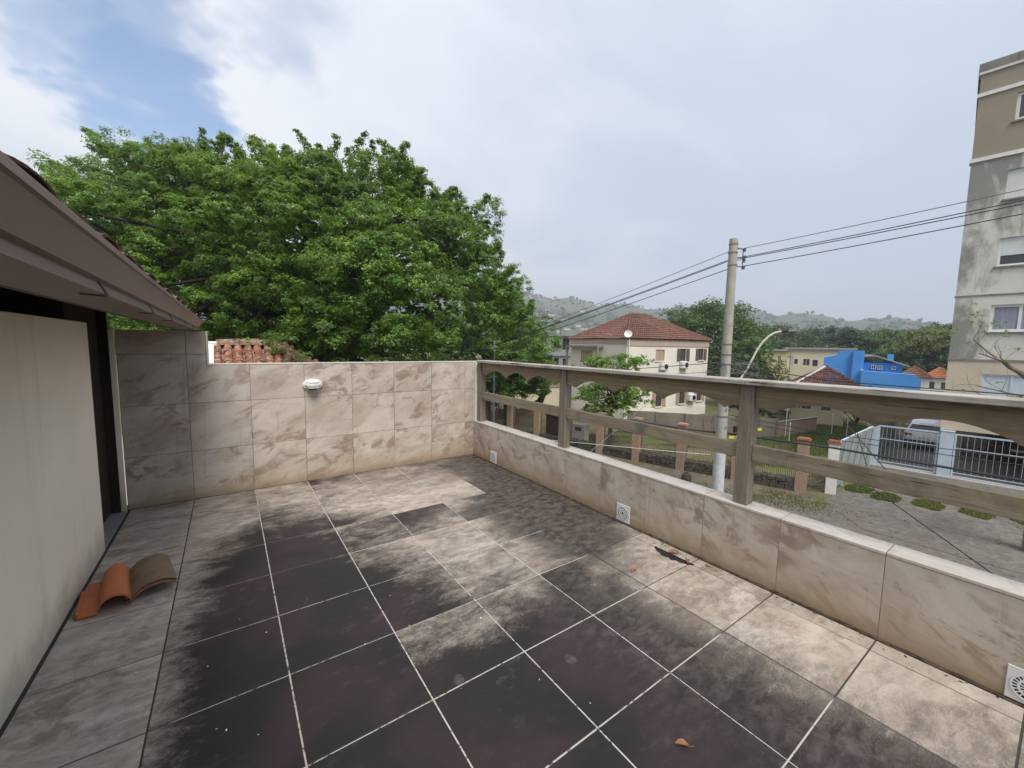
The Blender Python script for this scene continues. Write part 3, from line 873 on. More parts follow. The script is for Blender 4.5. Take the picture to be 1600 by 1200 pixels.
# grass blades: one stuff object per lawn / strip
def blades(name, pts, h, mat, rs, label=None):
    rg = np.random.default_rng(rs); n = len(pts)
    a = rg.uniform(0, 6.283, n); hh = h * rg.uniform(.5, 1.3, n); w = .012 + .014 * rg.random(n)
    lean = rg.normal(0, .35, (n, 2)) * hh[:, None]
    P = np.asarray(pts)
    v = np.zeros((n, 3, 3))
    v[:, 0] = P - np.stack([np.cos(a) * w, np.sin(a) * w, 0 * a], 1)
    v[:, 1] = P + np.stack([np.cos(a) * w, np.sin(a) * w, 0 * a], 1)
    v[:, 2] = P + np.concatenate([lean, hh[:, None]], 1)
    m = np_mesh(name, v.reshape(-1, 3), np.arange(n * 3).reshape(-1, 3), rg.random(n))
    m.materials.append(mat)
    o = bpy.data.objects.new(name, m); COL.objects.link(o)
    return tag(o, label, None, None, 'stuff')
def np_mesh(name, verts, faces, shade=None):
    m = bpy.data.meshes.new(name)
    k = faces.shape[1]; nf = len(faces)
    m.vertices.add(len(verts)); m.vertices.foreach_set('co', np.ascontiguousarray(verts, dtype=np.float32).ravel())
    m.loops.add(nf * k); m.loops.foreach_set('vertex_index', np.ascontiguousarray(faces, dtype=np.int32).ravel())
    m.polygons.add(nf); m.polygons.foreach_set('loop_start', np.arange(0, nf * k, k, dtype=np.int32))
    try: m.polygons.foreach_set('loop_total', np.full(nf, k, dtype=np.int32))
    except Exception: pass
    if shade is not None:
        at = m.attributes.new('shade', 'FLOAT', 'FACE'); at.data.foreach_set('value', np.asarray(shade, dtype=np.float32))
    m.update(calc_edges=True); m.validate()
    return m
M['blade'] = mk_leaf('grass_blade', (.070, .105, .025), (.13, .18, .045), (.20, .19, .07), .2)
M['blade_y'] = mk_leaf('grass_blade_mossy', (.10, .115, .03), (.17, .19, .05), (.24, .22, .08), .2)
rg = np.random.default_rng(3)
def in_poly(P, poly):
    x, y = P[:, 0], P[:, 1]; c = np.zeros(len(P), bool); n = len(poly)
    for i in range(n):
        x0, y0 = poly[i]; x1, y1 = poly[(i + 1) % n]
        k = ((y0 > y) != (y1 > y)); xx = (x1 - x0) * (y - y0) / (y1 - y0 + 1e-9) + x0
        c ^= k & (x < xx)
    return c
def scatter(poly, n):
    a = np.array(poly); P = rg.uniform(a.min(0), a.max(0), (n * 2, 2)); P = P[in_poly(P, poly)][:n]
    return P
P = scatter([(20.5, 4.5), (19.4, 8.0), (25.2, 6.8), (36.2, 6.4), (35.8, 2.8), (24.0, 2.0)], 26000)
blades('lawn_grass', np.c_[P, np.full(len(P), ZG + .008)], .10, M['blade'], 5)
P = scatter([(16.0, 1.4), (12.6, 13.6), (20, 13), (21, 4), (24, 2)], 30000)
q = np.sin(P[:, 0] * 1.3 + 1) + np.sin(P[:, 1] * 1.7) + np.sin((P[:, 0] + P[:, 1]) * 2.9) + rg.normal(0, .5, len(P))
P = P[q > .15]
blades('yard_grass', np.c_[P, np.full(len(P), ZG + .004)], .09, M['blade_y'], 6)
# squares of grass between the driveway slabs
for k, (x, y, w, d, nb, lab) in enumerate([(17.95, .25, .9, .75, 3400, 'small dark grass square beside the white gatepost'), (17.72, -.62, .9, .8, 3400, 'green grass square, second from the white gatepost'),
        (18.05, -1.72, .95, .95, 3400, 'yellowish grass square in the driveway, third from the white gatepost'), (18.45, -2.85, .95, .95, 3400, 'yellow-green grass square, fourth from the white gatepost'), (18.9, -3.95, .95, .95, 3400, 'grass square at the right edge of the picture')]):
    P = np.c_[rg.uniform(x - .62, x + .62, nb), rg.uniform(y - .40, y + .40, nb)]
    q = np.hypot((P[:, 0] - x) / .62, (P[:, 1] - y) / .41) ** 1.5
    P = P[(q < 1.08 + .18 * np.sin(np.arctan2(P[:, 1] - y, P[:, 0] - x) * 5 + k)) & (rg.random(len(P)) < .9)]
    tag(blades('grass_patch', np.c_[P, np.full(len(P), ZG + .006)], .065, M['blade'] if k < 2 else M['blade_y'], 20 + k, lab), kind='stuff')
P = np.concatenate([np.c_[rg.normal(x, s, nb), rg.normal(y, s * 1.2, nb)] for x, y, s, nb in ((12.3, 3.9, .55, 900), (13.3, 2.1, .45, 800), (14.2, 1.0, .5, 800), (12.0, 5.4, .5, 600), (14.5, 1.9, .3, 300))])
blades('pavement_grass', np.c_[P, np.full(len(P), ZG + .011)], .06, M['blade_y'], 31)

Pl = np.c_[rg.uniform(10.5, 22.5, 700), rg.uniform(-4, 9, 700)]
Pl = Pl[(Pl[:, 0] > 11.5) & (Pl[:, 0] < 16.5 + 2.5 * (Pl[:, 1] < 1) * 2)]
nl_ = len(Pl); ang_ = rg.uniform(0, 6.283, nl_); s_ = rg.uniform(.03, .07, nl_)
V_ = np.zeros((nl_, 4, 3))
for q in range(4):
    r_ = s_ * (1.0 if q % 2 else .5); V_[:, q, 0] = Pl[:, 0] + r_ * np.cos(ang_ + q * 1.5708); V_[:, q, 1] = Pl[:, 1] + r_ * np.sin(ang_ + q * 1.5708); V_[:, q, 2] = ZG + .02 + .03 * rg.random(nl_)
m = np_mesh('leaf_litter', V_.reshape(-1, 3), np.arange(nl_ * 4).reshape(-1, 4)); m.materials.append(M['dryleaf'])
o = bpy.data.objects.new('leaf_litter', m); COL.objects.link(o); tag(o, 'fallen leaves strewn over the mossy pavement and driveway', 'leaves', None, 'stuff')

# ================================================================== FOLIAGE
def unit(a): return a / (np.linalg.norm(a, axis=1, keepdims=True) + 1e-9)
def crown_mesh(name, lobes, leaf, nsub, nleaf, rs, subr=.42, up=.45, flat_=.75, fold=.25, ball=.25):
    """lobes: (x,y,z,r) boughs; each carries sub-clumps, each sub-clump a shell of folded leaves"""
    rg = np.random.default_rng(rs)
    L = np.asarray(lobes, float); nl = len(L)
    d = unit(rg.normal(size=(nl, nsub, 3)).reshape(-1, 3)).reshape(nl, nsub, 3)
    d[..., 2] = np.where(rg.random((nl, nsub)) < .78, np.abs(d[..., 2]), d[..., 2])
    rr = rg.uniform(.55, 1.08, (nl, nsub, 1))
    sc = L[:, None, :3] + d * L[:, None, 3:4] * rr * np.array([1, 1, flat_])
    sr = subr * rg.uniform(.55, 1.25, (nl, nsub)) * np.clip(L[:, None, 3] / 1.2, .6, 1.5)
    cs = rg.random((nl, nsub)) ** 1.3 * .62 + rg.random((nl, 1)) * .24
    sc = sc.reshape(-1, 3); sr = sr.reshape(-1); cs = cs.reshape(-1); n = len(sc)
    e = unit(rg.normal(size=(n * nleaf, 3))).reshape(n, nleaf, 3)
    e[..., 2] = np.where(rg.random((n, nleaf)) < .7, np.abs(e[..., 2]), e[..., 2])
    q = rg.uniform(.35, 1.1, (n, nleaf, 1))
    p = (sc[:, None] + e * sr[:, None, None] * q * np.array([1, 1, .8])).reshape(-1, 3)
    nrm = unit(e.reshape(-1, 3) * .6 + np.repeat(d.reshape(-1, 3), nleaf, 0) * ball + np.array([0, 0, up]) + rg.normal(0, .36, (n * nleaf, 3)))
    t = unit(np.cross(nrm, rg.normal(size=(n * nleaf, 3)))); t[:, 2] -= .25; t = unit(t)
    b = unit(np.cross(nrm, t))
    s = (leaf * rg.uniform(.65, 1.25, n * nleaf))[:, None]
    v = np.stack([p - t * s * .5, p + b * s * .27 + nrm * s * fold * .3, p + t * s * .55, p - b * s * .27 + nrm * s * fold * .3], 1)
    sh = np.clip(np.repeat(cs, nleaf) + rg.random(n * nleaf) * .38 - .05, 0, 1)
    return np_mesh(name, v.reshape(-1, 3), np.arange(len(p) * 4).reshape(-1, 4), sh)
def add_crown(tree, lobes, mat, **k):
    m = crown_mesh('crown', lobes, **k); m.materials.append(mat)
    return place('crown', m, tree)
def limb(a, b, r0, r1, rs, n=7, wob=.12, sag=0):
    rg2 = random.Random(rs); a, b = Vector(a), Vector(b); L = (b - a).length
    pts = []; rad = []
    for i in range(n):
        t = i / (n - 1)
        p = a.lerp(b, t); k = L * wob * math.sin(math.pi * t)
        p += Vector((rg2.uniform(-1, 1), rg2.uniform(-1, 1), rg2.uniform(-.5, 1) + sag)) * k * .5
        pts.append(p); rad.append(r0 + (r1 - r0) * t)
    return pts, rad

RT = Vector((.8176, -.5757, 0)); FW = Vector((.5757, .8176, 0))
def at(px_u, depth, z):       # lateral offset (m per m of depth) and depth in front of the terrace
    p = Vector((-2.5925, -4.5268, 0)) + RT * (px_u * depth) + FW * depth
    return (p.x, p.y, z)
# ------------------------------------------------------------------ the big ficus behind the wall
fx = thing('ficus_tree', 'huge dense dark-green ficus tree rising behind the tiled wall', 'tree', (.6, 12.4, ZG))
base = Vector((.33, 11.9, 0))
TOP = [(-10.44, 7.66), (-10.1, 8.05), (-9.75, 7.82), (-9.2, 7.92), (-8.48, 7.29), (-7.95, 7.13), (-7.62, 7.95), (-7.29, 8.67), (-6.9, 8.39), (-6.33, 9.16), (-5.8, 8.69), (-4.9, 9.04), (-4.18, 8.48), (-3.34, 9.11), (-2.87, 8.64), (-2.03, 8.8), (-1.31, 8.91), (-0.12, 9.07), (0.84, 8.9), (1.6, 8.62), (2.27, 8.92), (2.87, 8.74), (3.46, 8.51), (3.65, 8.03), (4.42, 7.57), (5.14, 7.34), (5.9, 7.52), (6.21, 6.45), (6.47, 5.45), (7.05, 5.18), (7.0, 4.55), (7.05, 4.03), (7.57, 3.8), (7.81, 3.18)]
TU = np.array([a for a, _ in TOP]); TZ = np.array([b for _, b in TOP]); TU = np.maximum.accumulate(TU + np.arange(len(TU)) * 1e-4)
rr_ = random.Random(11); TZ = TZ - .35
lobes = []
def try_lobe(u, w, z, r, dmin):
    p = base + RT * u + FW * w; p.z = z
    for q in lobes:
        if (p - Vector(q[:3])).length < dmin: return False
    lobes.append((p.x, p.y, p.z, r)); return True
# skyline sprays: ragged shoots that taper outwards
spr = []
for i in range(88):
    t = 2.2 + rr_.random() * (len(TOP) - 3.2); j = int(t); u = TU[j] + (TU[j + 1] - TU[j]) * (t - j); z = TZ[j] + (TZ[j + 1] - TZ[j]) * (t - j)
    lean = -.75 if u < -5 else (.75 if u > 3.2 else rr_.uniform(-.5, .5))
    o_ = Vector((lean + rr_.uniform(-.3, .3), 0, rr_.uniform(.5, 1.0))).normalized(); w = rr_.uniform(-1.2, 1.4)
    z += rr_.uniform(-.55, .12)
    for k in range(9):
        p = base + RT * (u - o_.x * .17 * k + rr_.uniform(-.05, .05)) + FW * (w + rr_.uniform(-.08, .08)); p.z = z - o_.z * .17 * k
        spr.append((p.x, p.y, p.z, .07 + .030 * k))
for k in range(3600):
    u = rr_.uniform(-8.7, 7.0); w = rr_.uniform(-5.6, 5.2)
    zt = float(np.interp(u, TU, TZ)) - .75
    prof = math.sqrt(max(0, 1 - (w / 6.4) ** 2))
    sc_ = (15 + w) / 15 if w < 0 else 1.0
    zt = 1.42 + (zt - 1.42) * min(prof ** .55, 1) * sc_
    zb = .2 + .22 * max(0, -w - 1.5) ** 1.1 + (.5 if u < -4 else 0)
    if w > 2.5 and k % 3: continue
    if zt < zb + .3: continue
    z = rr_.uniform(zb, zt)
    # keep to the outer shell
    depthfrac = w / (5.6 * math.sqrt(max(.05, 1 - ((z - 3) / 6.6) ** 2)))
    if depthfrac > 1 or (-.42 < depthfrac and z < zt - 1.7): continue
    try_lobe(u * (sc_ if w < 0 else 1), w, z, rr_.uniform(.62, 1.12), .98)
add_crown(fx, lobes, M['ficus'], leaf=.080, nsub=32, nleaf=86, rs=5, subr=.26, flat_=.9, ball=.6)
sm_ = crown_mesh('shoots', spr, leaf=.088, nsub=7, nleaf=13, rs=6, subr=.20, flat_=1.0, ball=.3, up=.35); sm_.materials.append(M['ficus']); place('shoots', sm_, fx)
core = []
for k in range(900):
    u = rr_.uniform(-8.0, 4.9); w = rr_.uniform(-2.4, 2.6); z = rr_.uniform(.6, 7.2)
    zt = float(np.interp(u, TU, TZ)) - 2.6
    if z > zt: continue
    p = base + RT * u + FW * w
    if all((Vector((p.x, p.y, z)) - Vector(c[:3])).length > 1.5 for c in core): core.append((p.x, p.y, z, 1.25))
m = crown_mesh('inner_foliage', core, leaf=.22, nsub=14, nleaf=26, rs=8, subr=.6); m.materials.append(M['ficus_shaded'])
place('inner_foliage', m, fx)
tb = MB()
for i, (dx_, dy_, r) in enumerate([(0, 0, .55), (.5, .3, .38), (-.5, .15, .36), (.2, -.45, .3), (-.25, -.4, .26)]):
    tb.tube([(base.x + dx_ * 1.5, base.y + dy_ * 1.5, ZG - .1), (base.x + dx_, base.y + dy_, -1.5), (base.x + dx_ * .7, base.y + dy_ * .7, 1.2), (base.x + dx_ * 1.3, base.y + dy_ * 1.2, 3.2)], [r * 1.5, r, r * .9, r * .7], 9)
tb.build('trunk', M['bark'], fx, smooth=True)
bb = MB(); sel = rr_.sample(lobes, 90)
for i, q in enumerate(sel):
    st_ = base + Vector((rr_.uniform(-.6, .6), rr_.uniform(-.5, .5), rr_.uniform(.8, 4.0)))
    if (Vector(q[:3]) - st_).length > 2:
        bb.tube(*limb(st_, q[:3], .15, .03, i, wob=.12, sag=.5), 6)
for i in range(26):
    u = rr_.uniform(-1.8, 2.2); p = base + RT * u + FW * rr_.uniform(-2.5, 0)
    bb.tube([(p.x, p.y, 3.2), (p.x + .05, p.y, 1.5), (p.x + rr_.uniform(-.1, .1), p.y, -.5)], [.03, .022, .01], 5)
bb.build('branch', M['bark'], fx, smooth=True)

# ------------------------------------------------------------------ second ficus on the street side
fs_ = thing('ficus_tree', 'lower dark ficus tree with forked trunk beside the brick-pillar fence, right of the huge ficus', 'tree', (13.6, 18.6, ZG))
lob2 = []
rr_ = random.Random(21)
c2 = Vector((12.4, 17.8, 2.0))
def lobes_in(c, rx, ry, rz, n, rmin, rmax, dmin, rr, shell=.55, zmin=-99, out=None):
    out = [] if out is None else out
    for _ in range(n * 40):
        if len(out) >= n: break
        d = Vector((rr.gauss(0, 1), rr.gauss(0, 1), rr.gauss(0, 1))).normalized()
        k = rr.uniform(shell, 1) ** .7
        p = c + RT * d.x * rx * k + FW * d.y * ry * k; p.z = c.z + d.z * rz * k
        if p.z < zmin: continue
        if all((p - Vector(q[:3])).length > dmin for q in out): out.append((p.x, p.y, p.z, rr.uniform(rmin, rmax)))
    return out
lob2 = lobes_in(Vector((11.7, 18.2, 1.1)), 3.9, 4.2, 3.6, 66, .8, 1.3, 1.05, rr_, .45)
lob2 = lobes_in(Vector((13.7, 17.6, -.5)), 2.4, 2.6, 2.2, 84, .7, 1.1, .95, rr_, .3, out=lob2)
lob2 = lobes_in(Vector((9.9, 17.6, -1.0)), 3.2, 2.6, 1.5, 100, .7, 1.1, .95, rr_, .3, out=lob2)
lob2 = lobes_in(Vector((11.4, 18.6, 3.2)), 2.2, 2.2, 2.3, 112, .7, 1.0, .95, rr_, .3, out=lob2)
add_crown(fs_, lob2, M['ficus'], leaf=.14, nsub=22, nleaf=58, rs=15, subr=.36, flat_=.9, ball=.5)
tb = MB()
tb.tube([(13.7, 18.6, ZG - .1), (13.6, 18.6, -2.9), (13.3, 18.5, -1.6), (12.6, 18.2, 1.4)], [.62, .48, .42, .25], 9)
tb.tube([(13.8, 18.5, -3.4), (14.6, 18.2, -3.2), (15.5, 17.6, -2.5), (15.9, 17.2, -1.2)], [.34, .30, .26, .16], 8)
tb.build('trunk', M['bark'], fs_, smooth=True)
bb = MB()
for i, q in enumerate(rr_.sample(lob2, 34)):
    bb.tube(*limb((12.9, 18.3, rr_.uniform(-1.6, .8)), q[:3], .12, .03, 70 + i, sag=.4), 6)
bb.build('branch', M['bark'], fs_, smooth=True)

# ------------------------------------------------------------------ generic trees
def gtree(name, label, c, rx, ry, rz, nlobe, mat, seed, leaf, nsub, nleaf, trunk_r, trunk_xy=None, group=None, rl=(.8, 1.3), dmin=1.0, shell=.5, subr=.45, nbr=14, zg=ZG, up=.45, bark='bark', flat_=.75):
    rr = random.Random(seed); c = Vector(c)
    tx = trunk_xy or (c.x, c.y)
    t = thing(name, label, 'tree', (tx[0], tx[1], zg), 0, group)
    lb = lobes_in(c, rx, ry, rz, nlobe, rl[0], rl[1], dmin, rr, shell)
    add_crown(t, lb, mat, leaf=leaf, nsub=nsub, nleaf=nleaf, rs=seed, subr=subr, up=up, flat_=flat_)
    tb = MB(); top = (c.x, c.y, c.z)
    pts, rad = limb((tx[0], tx[1], zg - .1), (c.x, c.y, c.z - rz * .35), trunk_r, trunk_r * .6, seed, 6, .08)
    tb.tube(pts, rad, 8)
    for i, q in enumerate(rr.sample(lb, min(nbr, len(lb)))):
        tb.tube(*limb(pts[-1 - (i % 2)], q[:3], trunk_r * .45, trunk_r * .1, seed * 31 + i, 5, .15, .3), 5)
    tb.build('trunk', M[bark], t, smooth=True)
    return t
gtree('small_tree', 'light-green small tree behind the fence, in front of the cream villa', (14.6, 10.3, -.75), 2.3, 1.8, 1.75, 34, M['lime'], 41, .17, 13, 20, .13, (14.7, 10.4), None, (.5, .85), .72, .25, .36, 20)
gtree('garden_tree', 'dark green tree behind the concrete pole, beside the cream villa', at(.575, 39, -.2), 2.9, 2.2, 3.0, 34, M['far_leaf'], 43, .24, 14, 22, .2, None, None, (.7, 1.1), .8, .3)
gtree('garden_tree', 'dark bushy tree at the left end of the low cream house', (29.9, 9.4, -2.3), 2.3, 1.5, 1.5, 26, M['far_dark'], 44, .24, 14, 20, .15, None, None, (.6, .9), .75, .3)
gtree('bare_shrub', 'greyish thin-leaved tree in front of the yellow apartment block', (38.6, 12.6, -1.6), 2.3, 1.6, 1.7, 30, M['far_olive'], 45, .20, 8, 9, .14, None, None, (.6, .9), .8, .3, .4, 26, bark='bark_grey')
BK = 'trees behind the houses'
gtree('round_tree', 'large rounded green tree behind the cream villa and the pole', at(.488, 60, 1.2), 7.4, 6, 6.3, 110, M['far_leaf'], 51, .42, 16, 22, .5, None, BK, (1.4, 2.2), 1.9, .55, .75)
gtree('broad_tree', 'olive-green broad tree behind the street lamp arm', at(.665, 88, .2), 9.5, 6, 5.0, 70, M['far_olive'], 52, .55, 14, 20, .5, None, BK, (1.6, 2.4), 2.0, .5, .85)
gtree('broad_tree', 'dark green tree behind the blue house chimney, left of the taller one', at(.775, 92, .4), 8.5, 6, 5.0, 70, M['far_dark'], 53, .55, 14, 20, .5, None, BK, (1.6, 2.4), 2.0, .5, .85)
gtree('tall_tree', 'tall dark tree standing over the left end of the blue house', at(.835, 80, 1.0), 4.6, 4, 4.3, 50, M['far_dark'], 54, .50, 14, 20, .45, None, BK, (1.3, 1.9), 1.6, .5, .8)
gtree('broad_tree', 'mid-green tree right behind the blue house roof', at(.945, 74, .2), 6.0, 4.5, 4.6, 66, M['far_leaf'], 55, .46, 14, 22, .45, None, BK, (1.3, 2.0), 1.6, .5, .8)
gtree('broad_tree', 'yellow-green flat-topped tree left of the tall apartment building', at(1.055, 64, 2.0), 4.4, 4, 2.5, 54, M['far_yel'], 56, .40, 15, 22, .4, None, BK, (1.1, 1.7), 1.35, .45, .7)
gtree('layered_tree', 'dark layered tree beneath the yellow-green one beside the tall apartment building', at(1.06, 62, -.4), 3.3, 3, 2.9, 40, M['far_dark'], 57, .36, 15, 22, .35, None, BK, (.9, 1.4), 1.2, .4, .6)
gtree('tall_tree', 'dark tree crown peeping out behind the yellow-green tree by the apartment building', at(1.075, 82, 2.6), 7.0, 4, 4.2, 46, M['far_dark'], 58, .5, 14, 20, .45, None, BK, (1.3, 1.9), 1.6, .5, .8)
gtree('broad_tree', 'low dark tree mass behind the yellow apartment block', at(.70, 76, -1.2), 9.0, 4, 3.4, 60, M['far_dark'], 59, .5, 14, 18, .4, None, BK, (1.4, 2.0), 1.8, .5, .8)
gtree('broad_tree', 'green tree in the gap between blue house and tall apartment building', at(1.0, 66, -1.0), 5.0, 4, 3.2, 46, M['far_leaf'], 60, .42, 14, 20, .4, None, BK, (1.2, 1.8), 1.5, .5, .75)
gtree('broad_tree', 'dark tree behind the grey concrete building', at(.11, 95, -.5), 8, 5, 4.0, 60, M['far_dark'], 61, .5, 12, 18, .4, None, BK, (1.4, 2.0), 1.8, .5, .8)
gtree('broad_tree', 'tree filling the gap behind the round tree', at(.60, 100, -.5), 8, 5, 4.2, 54, M['far_leaf'], 62, .55, 12, 18, .4, None, BK, (1.5, 2.1), 1.9, .5, .85)

# bushes near the fence and houses
def bush(label, c, r, mat, seed, leaf=.16, n=14):
    rr = random.Random(seed); c = Vector(c)
    t = thing('bush', label, 'bush', (c.x, c.y, ZG))
    lb = lobes_in(c, r, r, r * .75, n, r * .3, r * .5, r * .3, rr, .3)
    add_crown(t, lb, mat, leaf=leaf, nsub=12, nleaf=18, rs=seed, subr=r * .22)
    tb = MB()
    for i, q in enumerate(lb[:6]): tb.tube(*limb((c.x, c.y, ZG), q[:3], .04, .015, seed + i, 5), 5)
    tb.build('stem', M['bark'], t, smooth=True)
bush('dark green bush against the low cream house, right of the lawn', (36.9, 5.2, -2.6), 1.5, M['far_leaf'], 81)
bush('low bush growing on the lawn by the fence', (19.2, 3.9, -3.7), .6, M['lime'], 82, .12)
bush('small green bush in front of the white house with red roof', (46.6, 2.6, -2.6), .8, M['far_yel'], 83, .25)

# ================================================================== BUILDINGS
M['villa'] = mk_plaster('pale_cream_render', (.76, .725, .645), (.71, .67, .59), (.42, .38, .32), .4, .5)
M['band'] = mk_plaster('pinkish_band', (.46, .37, .30), (.42, .34, .275), (.3, .25, .2), .4, .6)
M['shut_brown'] = mottled('brown_shutter', (.115, .085, .065), (.15, .115, .09), 3, .7)
M['shut_tan'] = mottled('tan_shutter', (.45, .33, .24), (.40, .29, .21), 3, .7)
M['shut_white'] = mottled('white_shutter', (.66, .68, .69), (.60, .62, .63), 3, .6)
M['shut_blue'] = mottled('pale_blue_shutter', (.55, .62, .68), (.50, .57, .63), 3, .6)
M['curtain'] = mottled('lilac_curtain', (.30, .31, .40), (.22, .23, .31), 7, .9, .2, 8, None, .35, .65, (6, 1, .3))
def mk_glass():
    m, g = newmat('window_glass')
    finish(g, (.045, .052, .06), .08, None, 0, 0, 0, .6)
    return m
M['glass'] = mk_glass()
M['yellow'] = mk_plaster('yellow_render', (.58, .49, .25), (.52, .44, .22), (.36, .31, .19), .4, .4)
M['lemon'] = mk_plaster('pale_yellow_render', (.62, .55, .38), (.57, .50, .34), (.4, .35, .25), .4, .4)
M['blue'] = mk_plaster('bright_blue_render', (.085, .30, .72), (.07, .26, .64), (.05, .18, .46), .35, .5)
M['steelroof'] = mottled('grey_sheet_roof', (.33, .32, .30), (.26, .25, .235), 2, .6)
M['greybld'] = mk_concrete('raw_grey_render', (.27, .27, .265), (.22, .22, .215), (.15, .15, .15), .4)
M['apt_white'] = mk_plaster('grimy_white_render', (.60, .59, .55), (.52, .51, .47), (.20, .20, .185), .85, .55)
def mk_apt():
    m, g = newmat('grimy_white_render'); v = g.obj(); x, y, z = g.xyz(v)
    col = g.mix(g.mapr(g.noise(v, .6, 5, .6, .3), .35, .68), (.63, .62, .57), (.55, .54, .49))
    a = g.noise(g.mapping(v, (2, 3, 1), (0, 0, 0), (1.2, 1, .35)), 1.3, 7, .68, .6)
    b = g.noise(g.mapping(v, (7, 1, 4)), .55, 4, .6, .5)
    edge = g.mapr(x, -.1, 2.4, .22, .0); top = g.mapr(z, 9.0, 13.5, -.02, .14)
    k = g.math('ADD', g.math('ADD', a, g.math('MULTIPLY', g.math('SUBTRACT', b, .5), .7)), g.math('ADD', edge, top))
    col = g.mix(g.mapr(k, .55, .82, 0, .8), col, (.17, .17, .158))
    col = g.mix(g.mapr(g.noise(g.mapping(v, (1, 6, 2)), 6, 6, .7), .6, .72, 0, .3), col, (.33, .32, .29))
    finish(g, col, .9, g.noise(v, 40, 5, .6), .2, .006, 0, .2)
    return m
M['apt_white'] = mk_apt()
M['apt_beige'] = mk_plaster('beige_render', (.325, .285, .22), (.285, .25, .195), (.19, .17, .14), .6, .6)
M['apt_peach'] = mk_plaster('peach_render', (.58, .50, .39), (.53, .455, .355), (.35, .31, .25), .4, .6)
M['paleblue'] = mottled('pale_blue_paint', (.50, .57, .66), (.45, .52, .60), 3, .55, .05)
M['sheet'] = mottled('grey_green_sheet', (.26, .29, .28), (.21, .235, .23), 2, .6, .1, 30, (.16, .18, .17))
M['salmon'] = mottled('salmon_brick_render', (.36, .25, .18), (.30, .20, .14), 5, .9, .4, 30, (.19, .14, .11))
M['brickred'] = mottled('brick_red', (.30, .105, .065), (.22, .085, .055), 6, .9, .3)
M['stone'] = mottled('dark_rubble', (.10, .085, .07), (.055, .048, .042), 8, .95, .6, 25, (.17, .15, .125), .35, .65, (1, 1, 1), 0, .2, .03)
M['wire'] = mottled('rusty_wire', (.15, .11, .08), (.10, .08, .06), 5, .7)
M['cable'] = mottled('cable_rubber', (.018, .018, .02), (.03, .03, .032), 2, .6)
M['cable_grey'] = mottled('cable_grey', (.13, .135, .14), (.09, .095, .10), 2, .6)

def building(name, label, loc, rz, group=None): return thing(name, label, 'building' if 'house' not in name and 'villa' not in name else 'house', (loc[0], loc[1], ZG), rz, group)
def face(mb, o, d, L, z0, z1, holes=(), rev=.12):
    """wall face from o along d; holes (u0,u1,z0,z1) get reveals going inwards"""
    ox, oy = o; dx_, dy_ = d; nx, ny = dy_, -dx_
    P = lambda u, z, v=0: (ox + dx_ * u - nx * v, oy + dy_ * u - ny * v, z)
    us = sorted({0, L, *[h[0] for h in holes], *[h[1] for h in holes]}); zs = sorted({z0, z1, *[h[2] for h in holes], *[h[3] for h in holes]})
    for a, b in zip(us[:-1], us[1:]):
        for c, e in zip(zs[:-1], zs[1:]):
            cu, cz = (a + b) / 2, (c + e) / 2
            if any(h[0] < cu < h[1] and h[2] < cz < h[3] for h in holes): continue
            mb.add([P(a, c), P(b, c), P(b, e), P(a, e)], [(0, 1, 2, 3)])
    for u0, u1, c, e in holes:
        mb.add([P(u0, c), P(u1, c), P(u1, e), P(u0, e), P(u0, c, rev), P(u1, c, rev), P(u1, e, rev), P(u0, e, rev)],
               [(0, 4, 5, 1), (1, 5, 6, 2), (2, 6, 7, 3), (3, 7, 4, 0)])
    return P
def fbox(mb, P, u0, u1, z0, z1, v0, v1):
    vs = [P(u, z, v) for v in (v0, v1) for z in (z0, z1) for u in (u0, u1)]
    return mb.add(vs, [(0, 1, 3, 2), (4, 6, 7, 5), (0, 4, 5, 1), (2, 3, 7, 6), (0, 2, 6, 4), (1, 5, 7, 3)])
def window(P, t, h, frame, pane, mull=1, rev=.12, fw=.05, shutters=None, sill=None, half=None):
    u0, u1, z0, z1 = h
    f = MB()
    fbox(f, P, u0, u0 + fw, z0, z1, rev - .07, rev - .002); fbox(f, P, u1 - fw, u1, z0, z1, rev - .07, rev - .002)
    fbox(f, P, u0 + fw, u1 - fw, z0, z0 + fw, rev - .07, rev - .002); fbox(f, P, u0 + fw, u1 - fw, z1 - fw, z1, rev - .07, rev - .002)
    for k in range(1, mull + 1):
        uc = u0 + (u1 - u0) * k / (mull + 1); fbox(f, P, uc - fw * .45, uc + fw * .45, z0 + fw, z1 - fw, rev - .066, rev - .004)
    fo = f.build('window', frame, t, local=True)
    q = MB(); fbox(q, P, u0 + fw * .5, u1 - fw * .5, z0 + fw * .5, z1 - fw * .5, rev - .03, rev + .02); q.build('pane', pane, fo, local=True)
    if half:
        q = MB(); zc = z1 - (z1 - z0) * half; n = max(3, int((z1 - zc) / .06))
        for k in range(n):
            a = zc + (z1 - zc) * k / n; fbox(q, P, u0 + fw, u1 - fw, a + .003, a + (z1 - zc) / n, rev - .075, rev - .045)
        q.build('roller_blind', M['shut_white'], fo, local=True)
    if shutters:
        w = (u1 - u0) * .55
        for a, b in ((u0 - w, u0 - .02), (u1 + .02, u1 + w)):
            q = MB(); fbox(q, P, a, b, z0, z1, -.045, -.008)
            for k in range(7): fbox(q, P, a + .05, b - .05, z0 + .08 + k * (z1 - z0 - .16) / 7, z0 + .05 + (k + 1) * (z1 - z0 - .16) / 7, -.058, -.045)
            q.build('shutter', shutters, fo, local=True)
    if sill:
        q = MB(); fbox(q, P, u0 - .08, u1 + .08, z0 - .07, z0 - .003, -.07, .02); q.build('sill', sill, fo, local=True)
    return fo
